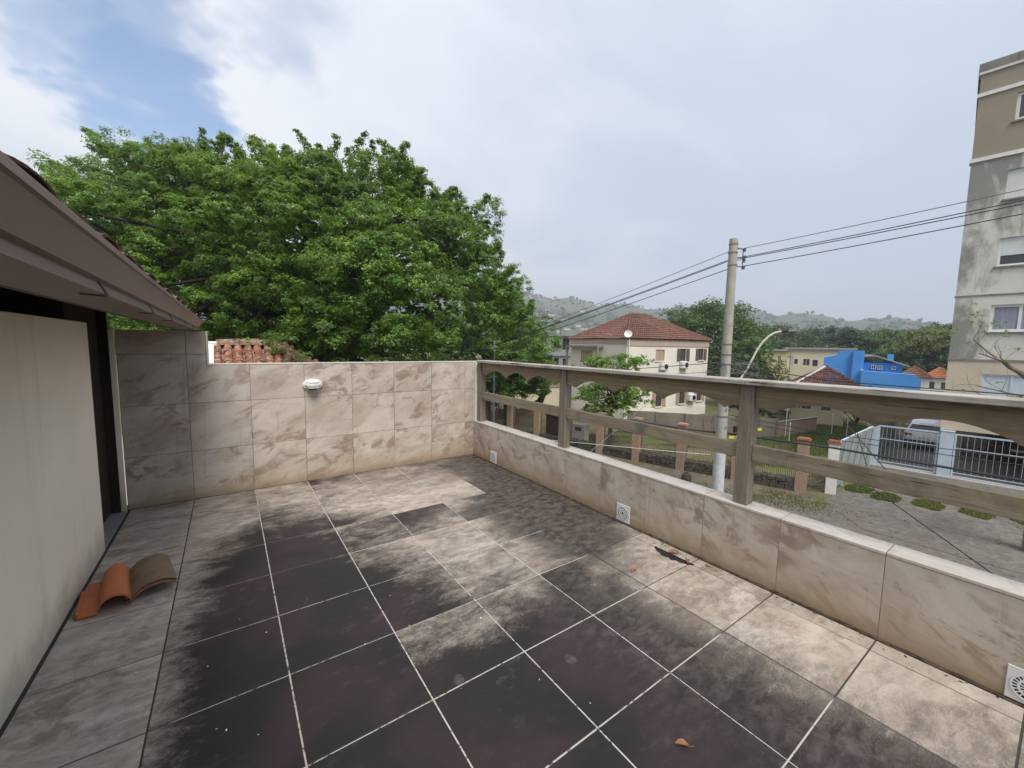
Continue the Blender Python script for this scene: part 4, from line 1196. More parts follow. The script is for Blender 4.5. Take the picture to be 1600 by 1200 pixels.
def hip_roof(name, t, x0, x1, y0, y1, z, rise, mat, ov=.35, rowm=.33, colm=.22, ridge=True):
    """hipped roof of tile rows: each course is a step, with barrel ribs running down the slope"""
    x0 -= ov; x1 += ov; y0 -= ov; y1 += ov
    w = min(x1 - x0, y1 - y0) / 2
    if x1 - x0 >= y1 - y0: r0, r1 = (x0 + w, (y0 + y1) / 2), (x1 - w, (y0 + y1) / 2)
    else: r0, r1 = ((x0 + x1) / 2, y0 + w), ((x0 + x1) / 2, y1 - w)
    mb = MB(); zt = z + rise
    c = [(x0, y0, z), (x1, y0, z), (x1, y1, z), (x0, y1, z)]; A_ = (*r0, zt); B_ = (*r1, zt)
    if x1 - x0 >= y1 - y0: fs_ = [[c[0], c[1], B_, A_], [c[1], c[2], B_, B_], [c[2], c[3], A_, B_], [c[3], c[0], A_, A_]]
    else: fs_ = [[c[0], c[1], A_, A_], [c[1], c[2], B_, A_], [c[2], c[3], B_, B_], [c[3], c[0], A_, B_]]
    rv = random.Random(hash(name) % 999 + int(x1 * 10))
    for q in fs_:
        a, b, e, d_ = [Vector(p) for p in q]
        sl = ((d_ + e) / 2 - (a + b) / 2).length; nr = max(2, int(sl / rowm)); L = (b - a).length
        nrm = (b - a).cross(d_ - a)
        if nrm.length < 1e-6: nrm = (b - a).cross(e - a)
        nrm.normalize()
        for k in range(nr):
            t0, t1 = k / nr, (k + 1) / nr
            p0, p1 = a.lerp(d_, t0), b.lerp(e, t0); p3, p2 = a.lerp(d_, t1), b.lerp(e, t1)
            off = nrm * .05; nn = max(1, int((p1 - p0).length / colm))
            m_ = []
            for i in range(nn * 2 + 1):
                s = i / (nn * 2); bump_ = .055 if i % 2 else -.01
                jit = rv.uniform(-.012, .012)
                lo_ = p0.lerp(p1, s) + off + nrm * (bump_ + jit); hi_ = p3.lerp(p2, s) + nrm * bump_
                m_ += [lo_, hi_]
            base_ = len(mb.v); mb.v += [tuple(p) for p in m_]
            for i in range(nn * 2):
                mb.f.append((base_ + i * 2, base_ + i * 2 + 2, base_ + i * 2 + 3, base_ + i * 2 + 1))
    mb.add([*c], [(0, 3, 2, 1)])
    ro = mb.build(name, mat, t, local=True)
    if ridge:
        rb = MB()
        for a, b in [(A_, B_), (c[0], A_), (c[3], A_), (c[1], B_), (c[2], B_)] if x1 - x0 >= y1 - y0 else [(A_, B_), (c[0], A_), (c[1], A_), (c[2], B_), (c[3], B_)]:
            a, b = Vector(a), Vector(b)
            if (b - a).length < .05: continue
            n = max(2, int((b - a).length / .42))
            for k in range(n):
                p, q = a.lerp(b, k / n), a.lerp(b, (k + 1.08) / n)
                rb.tube([p + Vector((0, 0, .055)), q + Vector((0, 0, .035))], [.115, .095], 6)
        rb.build('ridge_tiles', mat, ro, local=True, smooth=True, kind='stuff')
    return ro

# ---- cream villa
vl = building('villa', 'two-storey cream villa with red-brown hipped tile roof and brown shutters', (21.81, 15.22), R(-8.33))
Z = lambda z: z - ZG
mb = MB()
WR = [(2.99, 3.95, Z(.45), Z(1.36)), (5.72, 6.40, Z(.42), Z(1.44)), (7.88, 8.50, Z(.5), Z(1.46)), (5.85, 6.55, Z(-3.1), Z(-2.05)), (7.95, 8.55, Z(-2.95), Z(-1.95)), (3.2, 3.9, Z(-3.2), Z(-2.1))]
WR = [(max(.2, a), min(b, 9.6), c, e) for a, b, c, e in WR]
LR, LL = 9.06, 7.2
Pr_ = face(mb, (0, 0), (1, 0), LR, 0, Z(2.12), WR)
WL = [(LL - 5.65, LL - 4.0, Z(.25), Z(1.18)), (LL - 5.6, LL - 4.2, Z(-3.2), Z(-2.0))]
Pl_ = face(mb, (0, LL), (0, -1), LL, 0, Z(2.12), WL)
face(mb, (LR, 0), (0, 1), LL, 0, Z(2.12)); face(mb, (LR, LL), (-1, 0), LR, 0, Z(2.12))
mb.build('wall', M['villa'], vl, local=True)
b_ = MB(); fbox(b_, Pr_, -.045, LR + .045, Z(1.60), Z(2.13), -.045, -.003); fbox(b_, Pl_, -.0, LL - .004, Z(1.72), Z(2.13), -.045, -.003)
b_.build('cornice_band', M['band'], vl, local=True)
b_ = MB(); fbox(b_, Pr_, -.03, LR + .03, Z(-4.1), Z(-3.35), -.03, -.003); b_.build('plinth', M['villa'], vl, local=True)
window(Pr_, vl, WR[0], M['shut_tan'], M['shut_tan'], 1, .06, .06, None, M['villa'])
window(Pr_, vl, WR[1], M['shut_brown'], M['glass'], 1, .12, .05, M['shut_brown'], M['villa'])
window(Pr_, vl, WR[2], M['shut_brown'], M['glass'], 1, .12, .05, M['shut_brown'], M['villa'])
for k in (3, 4, 5): window(Pr_, vl, WR[k], M['shut_brown'], M['glass'], 1, .12, .05, M['shut_tan'], M['villa'])
window(Pl_, vl, WL[0], M['band'], M['shut_tan'], 1, .08, .06)
window(Pl_, vl, WL[1], M['band'], M['glass'], 1)
b_ = MB(); fbox(b_, Pl_, LL - 7.1, LL - 2.7, Z(1.42), Z(1.58), -.62, -.003); fbox(b_, Pl_, LL - 2.86, LL - 2.7, Z(-4.1), Z(1.418), -.60, -.44); fbox(b_, Pl_, LL - 7.1, LL - 6.94, Z(-4.1), Z(1.418), -.60, -.44)
b_.build('porch_frame', M['concrete'], vl, local=True)
hip_roof('roof', vl, 0, LR, 0, LL, Z(2.14), 2.15, M['roof_red'], .16)
b_ = MB(); b_.tube([Pr_(.14, Z(2.1), -.08), Pr_(.14, Z(-4.0), -.08)], .05, 7); b_.build('downpipe', M['plastic'], vl, local=True, smooth=True)
def ac(P, u, z, label):
    o = thing('air_conditioner', label, 'air conditioner', (0, 0, 0), 0, 'air conditioners on the cream villa')
    mw = vl.matrix_basis; o.location = mw @ Vector(P(u, z, -.19)); o.rotation_euler = (0, 0, R(-8.33))
    MB().box(-.38, .38, -.14, .14, -.26, .26).build('casing', M['plastic'], o, local=True, bevel=.015)
    MB().lathe([(.20, 0), (.20, .012), (.17, .014)], 18, Matrix.Translation((.1, -.141, 0)) @ Matrix.Rotation(R(90), 4, 'X')).build('fan_grille', M['black'], o, local=True)
    mb = MB(); mb.box(-.30, -.27, -.13, .188, -.30, -.262).box(.27, .30, -.13, .188, -.30, -.262); mb.build('bracket', M['galv'], o, local=True)
ac(Pr_, 6.05, Z(.12), 'white air conditioner under the upper shuttered window of the cream villa')
ac(Pr_, 7.15, Z(-2.6), 'white air conditioner between the lower windows of the cream villa')
ac(Pr_, 3.75, Z(.0), 'small white air conditioner right of the tan shutter on the cream villa')
ds = thing('satellite_dish', 'white satellite dish on the corner of the cream villa below its roof', 'satellite dish', (21.5, 14.9, 2.44)); ds.scale = (.68, .68, .68)
Md = Matrix.Rotation(R(115), 4, 'Z') @ Matrix.Rotation(R(68), 4, 'Y')
Md = Vector((-.72, -.62, .30)).to_track_quat('Z', 'Y').to_matrix().to_4x4()
MB().lathe([(.02, .0), (.2, .03), (.34, .085), (.42, .135), (.42, .142), (.33, .096), (.2, .042), (.0, .012)], 24, Md).build('dish', M['white'], ds, local=True, smooth=True)
mb = MB(); mb.tube([Md @ Vector((0, -.36, .10)), Md @ Vector((0, -.1, .42))], .012, 5); mb.tube([Md @ Vector((0, 0, 0)), (.25, .25, -.25)], .03, 6); mb.build('arm', M['galv'], ds, local=True)
mb = MB(); mb.lathe([(.03, -.05), (.035, .0), (.03, .05)], 8, Md @ Matrix.Translation((0, -.1, .42))); mb.build('receiver', M['plastic'], ds, local=True)

# ---- buildings further back, fronts turned to the terrace
def back_building(name, label, px_u, depth, group=None):
    p = at(px_u, depth, ZG)
    th = math.atan(px_u); o = building(name, label, p, R(-35.15) - th, group); o.scale = (math.cos(th), 1, 1)
    return o
YAW = R(-35.15)
# grey unfinished building
gbd = back_building('concrete_building', 'grey unfinished concrete building with dark openings left of the cream villa', .078, 60)
mb = MB()
H = [(1.6, 2.3, Z(1.5), Z(2.6)), (2.8, 3.8, Z(1.0), Z(2.7)), (1.6, 2.3, Z(-1.4), Z(-.2)), (2.9, 3.5, Z(-1.5), Z(-.3)), (4.8, 5.6, Z(1.3), Z(2.5)), (6.6, 7.4, Z(1.3), Z(2.5))]
P_ = face(mb, (0, 0), (1, 0), 9.0, 0, Z(3.0), H, .3); face(mb, (9, 0), (0, 1), 7, 0, Z(3.0)); face(mb, (0, 7), (0, -1), 7, 0, Z(3.0)); face(mb, (9, 7), (-1, 0), 9, 0, Z(3.0))
mb.build('wall', M['greybld'], gbd, local=True)
b_ = MB(); b_.box(-.3, 9.3, -.3, 7.3, Z(3.003), Z(3.2)); b_.box(2.6, 9.1, .5, 6.8, Z(3.203), Z(3.95)); b_.box(-.25, 9.25, -.2, -.003, Z(.1), Z(.4)); b_.build('roof_slab', M['greybld'], gbd, local=True)
for h in H: window(P_, gbd, h, M['greybld'], M['dark'], 1, .28, .04)
# yellow apartment block
ya = back_building('apartment_block', 'yellow two-storey apartment block behind the street lamp', .618, 50)
mb = MB()
HL = [(1.95, 2.35, Z(-.35), Z(.55)), (2.6, 3.0, Z(-2.4), Z(-1.2)), (.5, .95, Z(-.3), Z(.6))]
HL = [(2.05, 2.45, Z(-.25), Z(.75)), (1.95, 2.35, Z(-3.0), Z(-1.6))]
Pa = face(mb, (0, 0), (1, 0), 3.0, 0, Z(1.35), HL); face(mb, (3, 0), (0, 1), 1.0, 0, Z(1.35)); face(mb, (0, 9), (0, -1), 9, 0, Z(1.35))
mb.build('side_wall', M['yellow'], ya, local=True)
mb = MB(); HR = [(.3, .9, Z(-.5), Z(.75)), (1.1, 1.5, Z(-.2), Z(.4)), (2.1, 2.9, Z(-.4), Z(.45)), (3.2, 3.8, Z(-.4), Z(.35)), (4.9, 5.6, Z(-.5), Z(.7)), (6.1, 6.7, Z(-.3), Z(.5)), (.4, .9, Z(-3.2), Z(-2.0)), (1.6, 2.2, Z(-3.2), Z(-2.0)), (4.9, 5.5, Z(-3.2), Z(-2.0))]
Pb = face(mb, (3, 1.0), (1, 0), 7.6, 0, Z(1.6), HR); face(mb, (10.6, 1), (0, 1), 9, 0, Z(1.6)); face(mb, (10.6, 10), (-1, 0), 7.6, 0, Z(1.6))
mb.build('front_wall', M['lemon'], ya, local=True)
for h in HL: window(Pa, ya, h, M['white'], M['glass'], 1)
for k, h in enumerate(HR): window(Pb, ya, h, M['white'] if k % 2 == 0 else M['shut_brown'], M['shut_white'] if k in (0, 4) else M['glass'], 1, .12, .05)
b_ = MB(); b_.box(-.25, 3.2, -.25, 9.2, Z(1.353), Z(1.56)); b_.box(2.9, 10.9, .75, 10.2, Z(1.603), Z(1.80)); b_.build('roof_slab', M['steelroof'], ya, local=True)
b_ = MB(); b_.box(-.02, .5, -.03, -.003, Z(1.1), Z(1.35)); b_.build('eave_edge', M['band'], ya, local=True)
b_ = MB(); b_.tube([(3.6, .55, 0), (3.6, .55, Z(1.7))], .06, 6); b_.build('downpipe', M['concrete'], ya, local=True)
# blue house
bh = back_building('blue_house', 'bright blue house with stepped walls, grey roof and square chimney', .775, 42)
mb = MB()
HB = [(4.55, 5.05, Z(-.42), Z(-.02)), (5.2, 5.6, Z(-.42), Z(-.02))]
mb.prism([(0, 0), (2.9, 0), (2.9, Z(1.55)), (1.55, Z(1.5)), (1.5, Z(1.05)), (0, Z(.75))], lambda a, b, d: (a, d, b), .3, 5)
mb.box(2.9, 4.0, -.1, 1.0, 0, Z(1.52))
mb.box(4.0, 7.7, .9, 6, 0, Z(.35))
mb.build('wall', M['blue'], bh, local=True)
mb = MB(); HA = [(.06, .28, Z(-.75), Z(-.2)), (1.3, 1.75, Z(-.30), Z(.0))]
mb.prism([(3.75, 0), (9.0, 0), (9.0, Z(-1.0)), (8.5, Z(-.62)), (3.75, Z(-.42))], lambda a, b, d: (a, d, b), -1.6, -.12)
mb.build('annex_wall', M['blue'], bh, local=True)
mb = MB(); mb.box(3.72, 9.05, -1.65, -.1, Z(-.415), Z(-.36), Matrix.Identity(4)); 
mb = MB(); mb.prism([(3.85, Z(1.02)), (5.0, Z(1.12)), (8.3, Z(.12)), (8.3, Z(.0)), (5.0, Z(.98)), (3.85, Z(.88))], lambda a, b, d: (a, d, b), .55, 6.3); mb.build('roof', M['steelroof'], bh, local=True)
mb = MB(); mb.box(6.35, 6.9, 1.6, 2.2, Z(.4), Z(1.22)); mb.build('chimney', M['blue'], bh, local=True)
Pq = lambda u, z, v=0: (u, .9 + v - .02, z)
for h in [(4.8, 5.25, Z(-.30), Z(.12)), (5.4, 5.85, Z(-.32), Z(.08)), (6.7, 7.1, Z(-.30), Z(.05))]: window(Pq, bh, h, M['white'], M['glass'], 1, .0, .06)
Pq2 = lambda u, z, v=0: (u, -.1 + v - .02, z)
window(Pq2, bh, (3.72, 3.95, Z(-.85), Z(-.35)), M['white'], M['glass'], 0, .0, .05)
# low cream house with barred windows
lh = back_building('low_house', 'low cream house with barred windows beyond the lawn, brown tiled roof above', .700, 31)
mb = MB(); HW = [(.85, 1.65, Z(-3.02), Z(-2.2)), (2.3, 3.1, Z(-3.05), Z(-2.2))]
Pw = face(mb, (0, 0), (1, 0), 4.0, 0, Z(-1.5), HW); face(mb, (4, 0), (0, 1), 6, 0, Z(-1.5)); face(mb, (0, 6), (0, -1), 6, 0, Z(-1.5)); face(mb, (4, 6), (-1, 0), 4, 0, Z(-1.5))
mb.build('wall', M['lemon'], lh, local=True)
for h in HW:
    fo = window(Pw, lh, h, M['white'], M['glass'], 1)
    q = MB()
    for k in range(9): fbox(q, Pw, h[0] + .05 + k * .085, h[0] + .065 + k * .085, h[2] + .02, h[3] - .02, .0, .012)
    for k in range(3): fbox(q, Pw, h[0] + .02, h[1] - .02, h[2] + .2 + k * .25, h[2] + .215 + k * .25, -.006, -.001)
    q.build('window_bars', M['galv'], fo, local=True)
hip_roof('roof', lh, .1, 5.3, -.3, 5.6, Z(-1.49), 1.62, M['roof_red'], .4)
b_ = MB(); b_.tube([(-.32, -.72, Z(-1.42)), (2.5, 2.2, Z(.20))], .10, 6); b_.build('verge', M['white'], lh, local=True)
# white houses with red roofs further right
for k, (pu, dpt, w, lab, rise, rm) in enumerate([(.968, 46, 3.3, 'white house with dull red hipped roof right of the blue house, left of a pair', 1.15, 'roof_red'), (1.032, 45, 3.0, 'white house with orange hipped roof beside the tall apartment building, right of a pair', 1.1, 'roof_new')]):
    if rm not in M: M[rm] = mk_roof('orange_roof_tile', (.36, .13, .07), (.40, .16, .085), (.25, .09, .05), (.42, .22, .13))
    hb = back_building('white_house', lab, pu, dpt)
    mb = MB(); HH = [(.5, 1.1, Z(-2.7), Z(-1.8)), (1.8, 2.4, Z(-2.7), Z(-1.8))]
    Pw = face(mb, (0, 0), (1, 0), w, 0, Z(-1.38), HH); face(mb, (w, 0), (0, 1), 3.4, 0, Z(-1.38)); face(mb, (0, 3.4), (0, -1), 3.4, 0, Z(-1.38))
    mb.build('wall', M['white'], hb, local=True)
    for h in HH: window(Pw, hb, h, M['greybld'], M['glass'], 1)
    hip_roof('roof', hb, 0, w, 0, 3.4, Z(-1.37), rise, M[rm], .3)
MB_ = None
lw = back_building('white_shed', 'low white shed wall in front of the red-roofed white houses', .96, 41)
MB().box(0, 5.2, 0, 3, 0, Z(-2.35)).build('wall', M['white'], lw, local=True); MB().box(-.15, 5.35, -.15, 3.1, Z(-2.347), Z(-2.22)).build('roof', M['steelroof'], lw, local=True)
lw['category'] = 'shed'

# ---- tall apartment building at the right, standing on open ground-floor parking
ap = building('apartment_building', 'tall apartment building at the right edge, beige top floors and grimy white walls', (23.33, -1.09), R(-83.1))
mb = MB(); AL, AD = 12.0, 11.0
HW = [(1.04, 2.62, Z(2.33), Z(3.44)), (1.04, 2.62, Z(5.0), Z(6.13)), (1.04, 2.62, Z(7.67), Z(8.81)), (5.2, 6.8, Z(2.33), Z(3.44)), (5.2, 6.8, Z(5.0), Z(6.13)), (5.2, 6.8, Z(7.67), Z(8.81))]
HT = [(1.04, 2.62, Z(10.7), Z(11.75)), (5.2, 6.8, Z(10.7), Z(11.75))]
HB = [(1.04, 2.62, Z(-.65), Z(.56)), (5.2, 6.8, Z(-.65), Z(.56))]
Pw = face(mb, (0, 0), (1, 0), AL, Z(1.15), Z(9.40), HW)
mb.build('wall', M['apt_white'], ap, local=True)
mb = MB(); face(mb, (0, 0), (1, 0), AL, Z(9.40), Z(13.0), HT); mb.build('upper_wall', M['apt_beige'], ap, local=True)
mb = MB(); face(mb, (0, 0), (1, 0), AL, Z(-1.95), Z(1.15), HB); mb.build('lower_wall', M['apt_peach'], ap, local=True)
mb = MB(); mb.box(.002, AL, .35, AD, Z(-1.95), Z(12.98)); mb.build('side_wall', M['apt_beige'], ap, local=True)
for z0, z1, dd in ((11.98, 12.12, .05), (9.38, 9.53, .05), (12.86, 12.98, .06)): MB().box(-dd, AL + dd, -dd, .36, Z(z0), Z(z1)).build('string_course', M['white'], ap, local=True)
for z0, z1 in ((3.83, 3.89), (1.10, 1.18)): MB().box(-.03, AL, -.03, .36, Z(z0), Z(z1)).build('string_course', M['concrete'], ap, local=True)
mb = MB(); mb.box(-.08, AL + .1, -.08, AD + .1, Z(12.983), Z(13.28)); mb.build('coping', M['concrete'], ap, local=True)
for k, h in enumerate(HW):
    if k % 3 == 0: window(Pw, ap, h, M['white'], M['curtain'], 1, .14, .10, None, M['concrete'])
    elif k % 3 == 1: window(Pw, ap, h, M['white'], M['glass'], 1, .14, .08, None, M['concrete'], .62)
    else: window(Pw, ap, h, M['white'], M['shut_white'], 0, .14, .06, None, M['concrete'], .97)
for h in HT: window(Pw, ap, h, M['white'], M['glass'], 1, .14, .10, None, M['concrete'])
for h in HB: window(Pw, ap, h, M['shut_blue'], M['shut_blue'], 1, .10, .06)
mb = MB()
for u, v in ((3.9, .3), (7.9, .3), (11.6, .3), (.4, 5), (3.9, 5), (7.9, 5)): mb.box(u, u + .3, v, v + .3, .012, Z(-1.953))
mb.build('column', M['paleconc'], ap, local=True)
mb = MB(); mb.box(.1, AL, 9.5, 9.7, .012, Z(-1.953)); mb.build('rear_wall', M['apt_peach'], ap, local=True)

# ---- courtyard walls
cw = thing('boundary_wall', 'peach boundary wall behind the parked white car', 'wall', (35.8, .6, ZG), R(-83))
MB().box(-2.3, 2.2, 0, .2, .0, 2.15).build('wall_panel', M['apt_peach'], cw, local=True); MB().box(-2.35, 2.25, -.05, .25, 2.153, 2.24).build('coping', M['concrete'], cw, local=True)
cw = thing('boundary_wall', 'stained beige wall along the left of the parking court', 'wall', (22.95, 1.18, ZG), R(6))
MB().box(0, 13, -.1, .1, .0, 1.95).build('wall_panel', M['paleconc'], cw, local=True); MB().box(-.02, 13.02, -.14, .14, 1.953, 2.03).build('coping', M['concrete'], cw, local=True)

# ---- gates
M['barpaint'] = mottled('grey_bar_paint', (.36, .39, .42), (.30, .33, .36), 5, .6)
def gate(loc, rz, L, H, label, nb):
    t = thing('metal_gate', label, 'gate', loc, rz, 'barred metal gates of the parking court')
    fr = MB(); b = .06
    fr.box(0, L, -.03, .03, 0, b).box(0, L, -.03, .03, H - b, H).box(0, b, -.03, .03, b, H - b).box(L - b, L, -.03, .03, b, H - b)
    fr.box(b, L - b, -.02, .02, H * .66, H * .66 + .028).box(b, L - b, -.02, .02, .17, .200)
    fr.build('frame', M['paleblue'], t, local=True)
    m = MB().box(-.0075, .0075, -.0075, .0075, 0, 1).mesh('bar'); m.materials.append(M['barpaint'])
    z0 = .206; 
    for k in range(nb):
        o = place('bar', m, t, local=True, loc=(b + (L - 2 * b) * (k + .7) / nb, 0, z0)); o.scale = (1, 1, H * .66 - z0 - .002)
        o = place('bar', m, t, local=True, loc=(b + (L - 2 * b) * (k + .7) / nb, 0, H * .66 + .037)); o.scale = (1, 1, H - b - H * .66 - .039)
    return t
ga = R(-83.1); du = Vector((.12, -.993, 0)); O0 = Vector((23.33, -1.09, ZG + .08))
gate(O0 + du * -2.02, ga, 2.02, 1.92, 'pale barred metal gate in front of the white car', 13)
gate(O0 + du * .47, ga, 3.4, 1.92, 'pale barred metal gate in front of the dark car', 17)
for u, w, lab in ((-2.22, .19, 'slim pale blue gatepost left of the barred gates'), (.03, .42, 'wide pale blue pillar between the two barred gates'), (3.92, .3, 'pale blue gatepost beyond the right edge')):
    t = thing('gate_pillar', lab, 'gate pillar', O0 + du * u - Vector((0, 0, .08)), ga, 'pale blue gate pillars')
    MB().box(0, w, -.14, .14, 0, 2.06).build('shaft', M['paleblue'], t, local=True, bevel=.01); MB().box(-.02, w + .02, -.16, .16, 2.063, 2.12).build('cap', M['paleblue'], t, local=True, bevel=.01)
MB_s = MB().box(-2.25, 4.2, -.2, .2, -.02, .075)
t = thing('gate_sill', 'pale concrete kerb strip under the barred gates', 'kerb', O0 - Vector((0, 0, .08)), ga); MB().box(-2.25, 4.2, -.25, .25, -.02, .07).build('sill', M['paleconc'], t, local=True, bevel=.01)
# sheet-metal side fence between the white gatepost and the gates
t = thing('sheet_fence', 'grey sheet-metal side fence running back from the white gatepost to the gates', 'fence', (16.75, .74, ZG), math.atan2(1.02 - .74, 22.75 - 16.75))
Lf = 5.75
for k in range(5):
    a, b = Lf * k / 5 + .03, Lf * (k + 1) / 5 - .03
    mb = MB(); mb.box(a, b, -.008, .008, .12, 1.90); mb.build('panel', M['sheet'], t, local=True)
    mb = MB(); mb.tube([(a, -.03, .16), (b, -.03, 1.86)], .022, 5); mb.build('brace', M['galv'], t, local=True)
for k in range(6):
    mb = MB(); x = Lf * k / 5; mb.box(x - .025, x + .025, -.03, .03, 0, 1.95); mb.build('fence_post', M['paleblue'], t, local=True)
mb = MB(); mb.box(0, Lf, -.03, .03, 1.953, 1.99); mb.build('top_rail', M['paleblue'], t, local=True)

# ================================================================== CARS
M['paint_white'] = mottled('white_car_paint', (.84, .85, .86), (.82, .83, .84), 2, .25, .0)
M['paint_dark'] = mottled('dark_car_paint', (.022, .016, .018), (.026, .018, .02), 2, .22, .0)
M['rubber'] = mottled('tyre_rubber', (.02, .02, .02), (.03, .03, .03), 9, .9)
M['lampred'] = mottled('tail_lamp_red', (.30, .02, .015), (.24, .015, .012), 5, .25)
M['alloy'] = mottled('alloy_rim', (.45, .46, .47), (.35, .36, .37), 5, .35, .05, 30, None, .35, .65, (1, 1, 1), .7)
def car(label, loc, rz, paint, L=4.4, Wd=1.82, Hh=1.62):
    """rear of the car at local y=0 facing -y, nose towards +y"""
    t = thing('parked_car', label, 'car', loc, rz)
    h = Hh / 1.62
    def loft(rings, name, mat, par, smooth=True):
        mb = MB(); n = len(rings[0]); vs = [p for r in rings for p in r]; fs = []
        for i in range(len(rings) - 1):
            for k in range(n):
                j = (k + 1) % n; fs.append((i * n + k, i * n + j, (i + 1) * n + j, (i + 1) * n + k))
        fs.append(tuple(range(n))); fs.append(tuple((len(rings) - 1) * n + k for k in reversed(range(n))))
        mb.add(vs, fs); return mb.build(name, mat, par, smooth=smooth, local=True, bevel=.02)
    # lower body rings along y : (y, z bottom, z belt, half width)
    rows = [(.0, .42, .86, .74), (.06, .34, .98, .86), (.35, .28, 1.02, .905), (1.2, .26, 1.02, .91), (2.6, .26, .99, .91), (3.4, .26, .93, .90), (4.1, .30, .84, .84), (4.36, .40, .72, .70)]
    rings = []
    for y, zb, zt, hw in rows:
        y *= L / 4.4; hw *= Wd / 1.82; zt *= h
        rings.append([(-hw * .90, y, zb), (hw * .90, y, zb), (hw, y, zb + .22), (hw, y, zt - .16), (hw * .93, y, zt), (-hw * .93, y, zt), (-hw, y, zt - .16), (-hw, y, zb + .22)])
    body = loft(rings, 'body', paint, t)
    rows = [(.10, 1.0, 1.03, .80, .80), (.34, 1.0, 1.46, .83, .66), (.55, 1.0, 1.585, .84, .62), (1.5, 1.0, 1.62, .84, .63), (2.3, 1.0, 1.58, .84, .62), (3.15, .97, 1.0, .82, .80)]
    rings = []
    for y, zb, zt, hb, ht in rows:
        y *= L / 4.4; hb *= Wd / 1.82; ht *= Wd / 1.82; zt *= h; zb *= h
        rings.append([(-hb, y, zb - .03), (hb, y, zb - .03), (ht, y, zt - .03), (ht * .9, y, zt), (-ht * .9, y, zt), (-ht, y, zt - .03)])
    cab = loft(rings, 'cabin', paint, t)
    mb = MB(); mb.add([(-.70, .108, 1.07 * h), (.70, .108, 1.07 * h), (.585, .292, 1.43 * h), (-.585, .292, 1.43 * h)], [(0, 1, 2, 3)])
    mb.add([(-.70, .125, 1.07 * h), (.70, .125, 1.07 * h), (.585, .31, 1.43 * h), (-.585, .31, 1.43 * h)], [(0, 3, 2, 1)]); mb.build('rear_window', M['glass'], t, local=True)
    for s in (-1, 1):
        mb = MB(); mb.add([(s * .855, .55, 1.06 * h), (s * .857, 2.85, 1.04 * h), (s * .66, 2.25, 1.53 * h), (s * .655, .62, 1.53 * h)], [(0, 1, 2, 3)])
        mb.add([(s * .84, .55, 1.06 * h), (s * .84, 2.85, 1.04 * h), (s * .645, 2.25, 1.53 * h), (s * .64, .62, 1.53 * h)], [(0, 3, 2, 1)]); mb.build('side_window', M['glass'], t, local=True)
        mb = MB(); mb.prism([(s * .50, .84), (s * .86, .80), (s * .90, .95), (s * .56, .93)], lambda a, b, d: (a, d, b * h), -.012, .10); mb.build('tail_light', M['lampred'], t, local=True, bevel=.01)
        for y in (.80, 3.45):
            w = MB(); Mw = Matrix.Translation((s * (Wd / 2 - .10), y, .33)) @ Matrix.Rotation(R(90), 4, 'Y')
            w.lathe([(.20, -.11), (.31, -.11), (.335, -.08), (.335, .08), (.31, .11), (.20, .11)], 20, Mw); wo = w.build('wheel', M['rubber'], t, local=True, smooth=True)
            w = MB(); w.lathe([(.03, -.125), (.195, -.115), (.205, -.09), (.205, .09), (.195, .115), (.03, .125)], 16, Mw); w.build('rim', M['alloy'], wo, local=True, smooth=True)
        mb = MB(); mb.box(s * .93 - .09, s * .93 + .09, 2.55, 2.68, 1.0 * h, 1.12 * h); mb.build('mirror', paint, t, local=True, bevel=.03)
    mb = MB(); mb.prism([(-.80, .36), (.80, .36), (.86, .58), (-.86, .58)], lambda a, b, d: (a, d, b), -.05, .16); mb.build('bumper', M['black'] if paint is M['paint_white'] else paint, t, local=True, bevel=.03)
    mb = MB(); mb.box(-.24, .24, -.022, -.004, .70 * h, .80 * h); mb.build('number_plate', M['plastic'], t, local=True)
    mb = MB(); mb.box(-.30, .30, .10, .20, 1.53 * h, 1.56 * h); mb.build('spoiler', paint, t, local=True, bevel=.01)
    return t
car('white hatchback SUV parked rear-out behind the left barred gate', (29.1, .22, ZG + .013), R(-84), M['paint_white'])
car('dark car parked behind the right barred gate under the apartment building', (29.0, -3.05, ZG + .013), R(-84), M['paint_dark'])

# ================================================================== FENCE ALONG THE STREET
FP = [(15.64, 1.48), (14.95, 3.60), (14.25, 5.75), (13.65, 7.75), (13.2, 9.70), (12.7, 11.7), (12.2, 13.7), (11.65, 15.7), (11.1, 17.7), (10.55, 19.7)]
fen = thing('brick_fence', 'street fence of salmon pillars, rusty wire mesh and dark rubble base', 'fence', (13.65, 7.75, ZG))
fa = math.atan2(FP[4][1] - FP[0][1], FP[4][0] - FP[0][0])
for i, (x, y) in enumerate(FP):
    Mf = Matrix.Translation((x, y, ZG)) @ Matrix.Rotation(fa, 4, 'Z')
    po = MB().box(-.19, .19, -.19, .19, -.05, 2.02, Mf).build('pillar', M['salmon'], fen, bevel=.012)
    c = MB().box(-.205, .205, -.205, .205, 2.023, 2.07, Mf).box(-.225, .225, -.225, .225, 2.073, 2.11, Mf).box(-.18, .18, -.18, .18, 2.113, 2.15, Mf)
    c.build('pillar_cap', M['brickred'] if i == 0 else M['salmon'], po, bevel=.008)
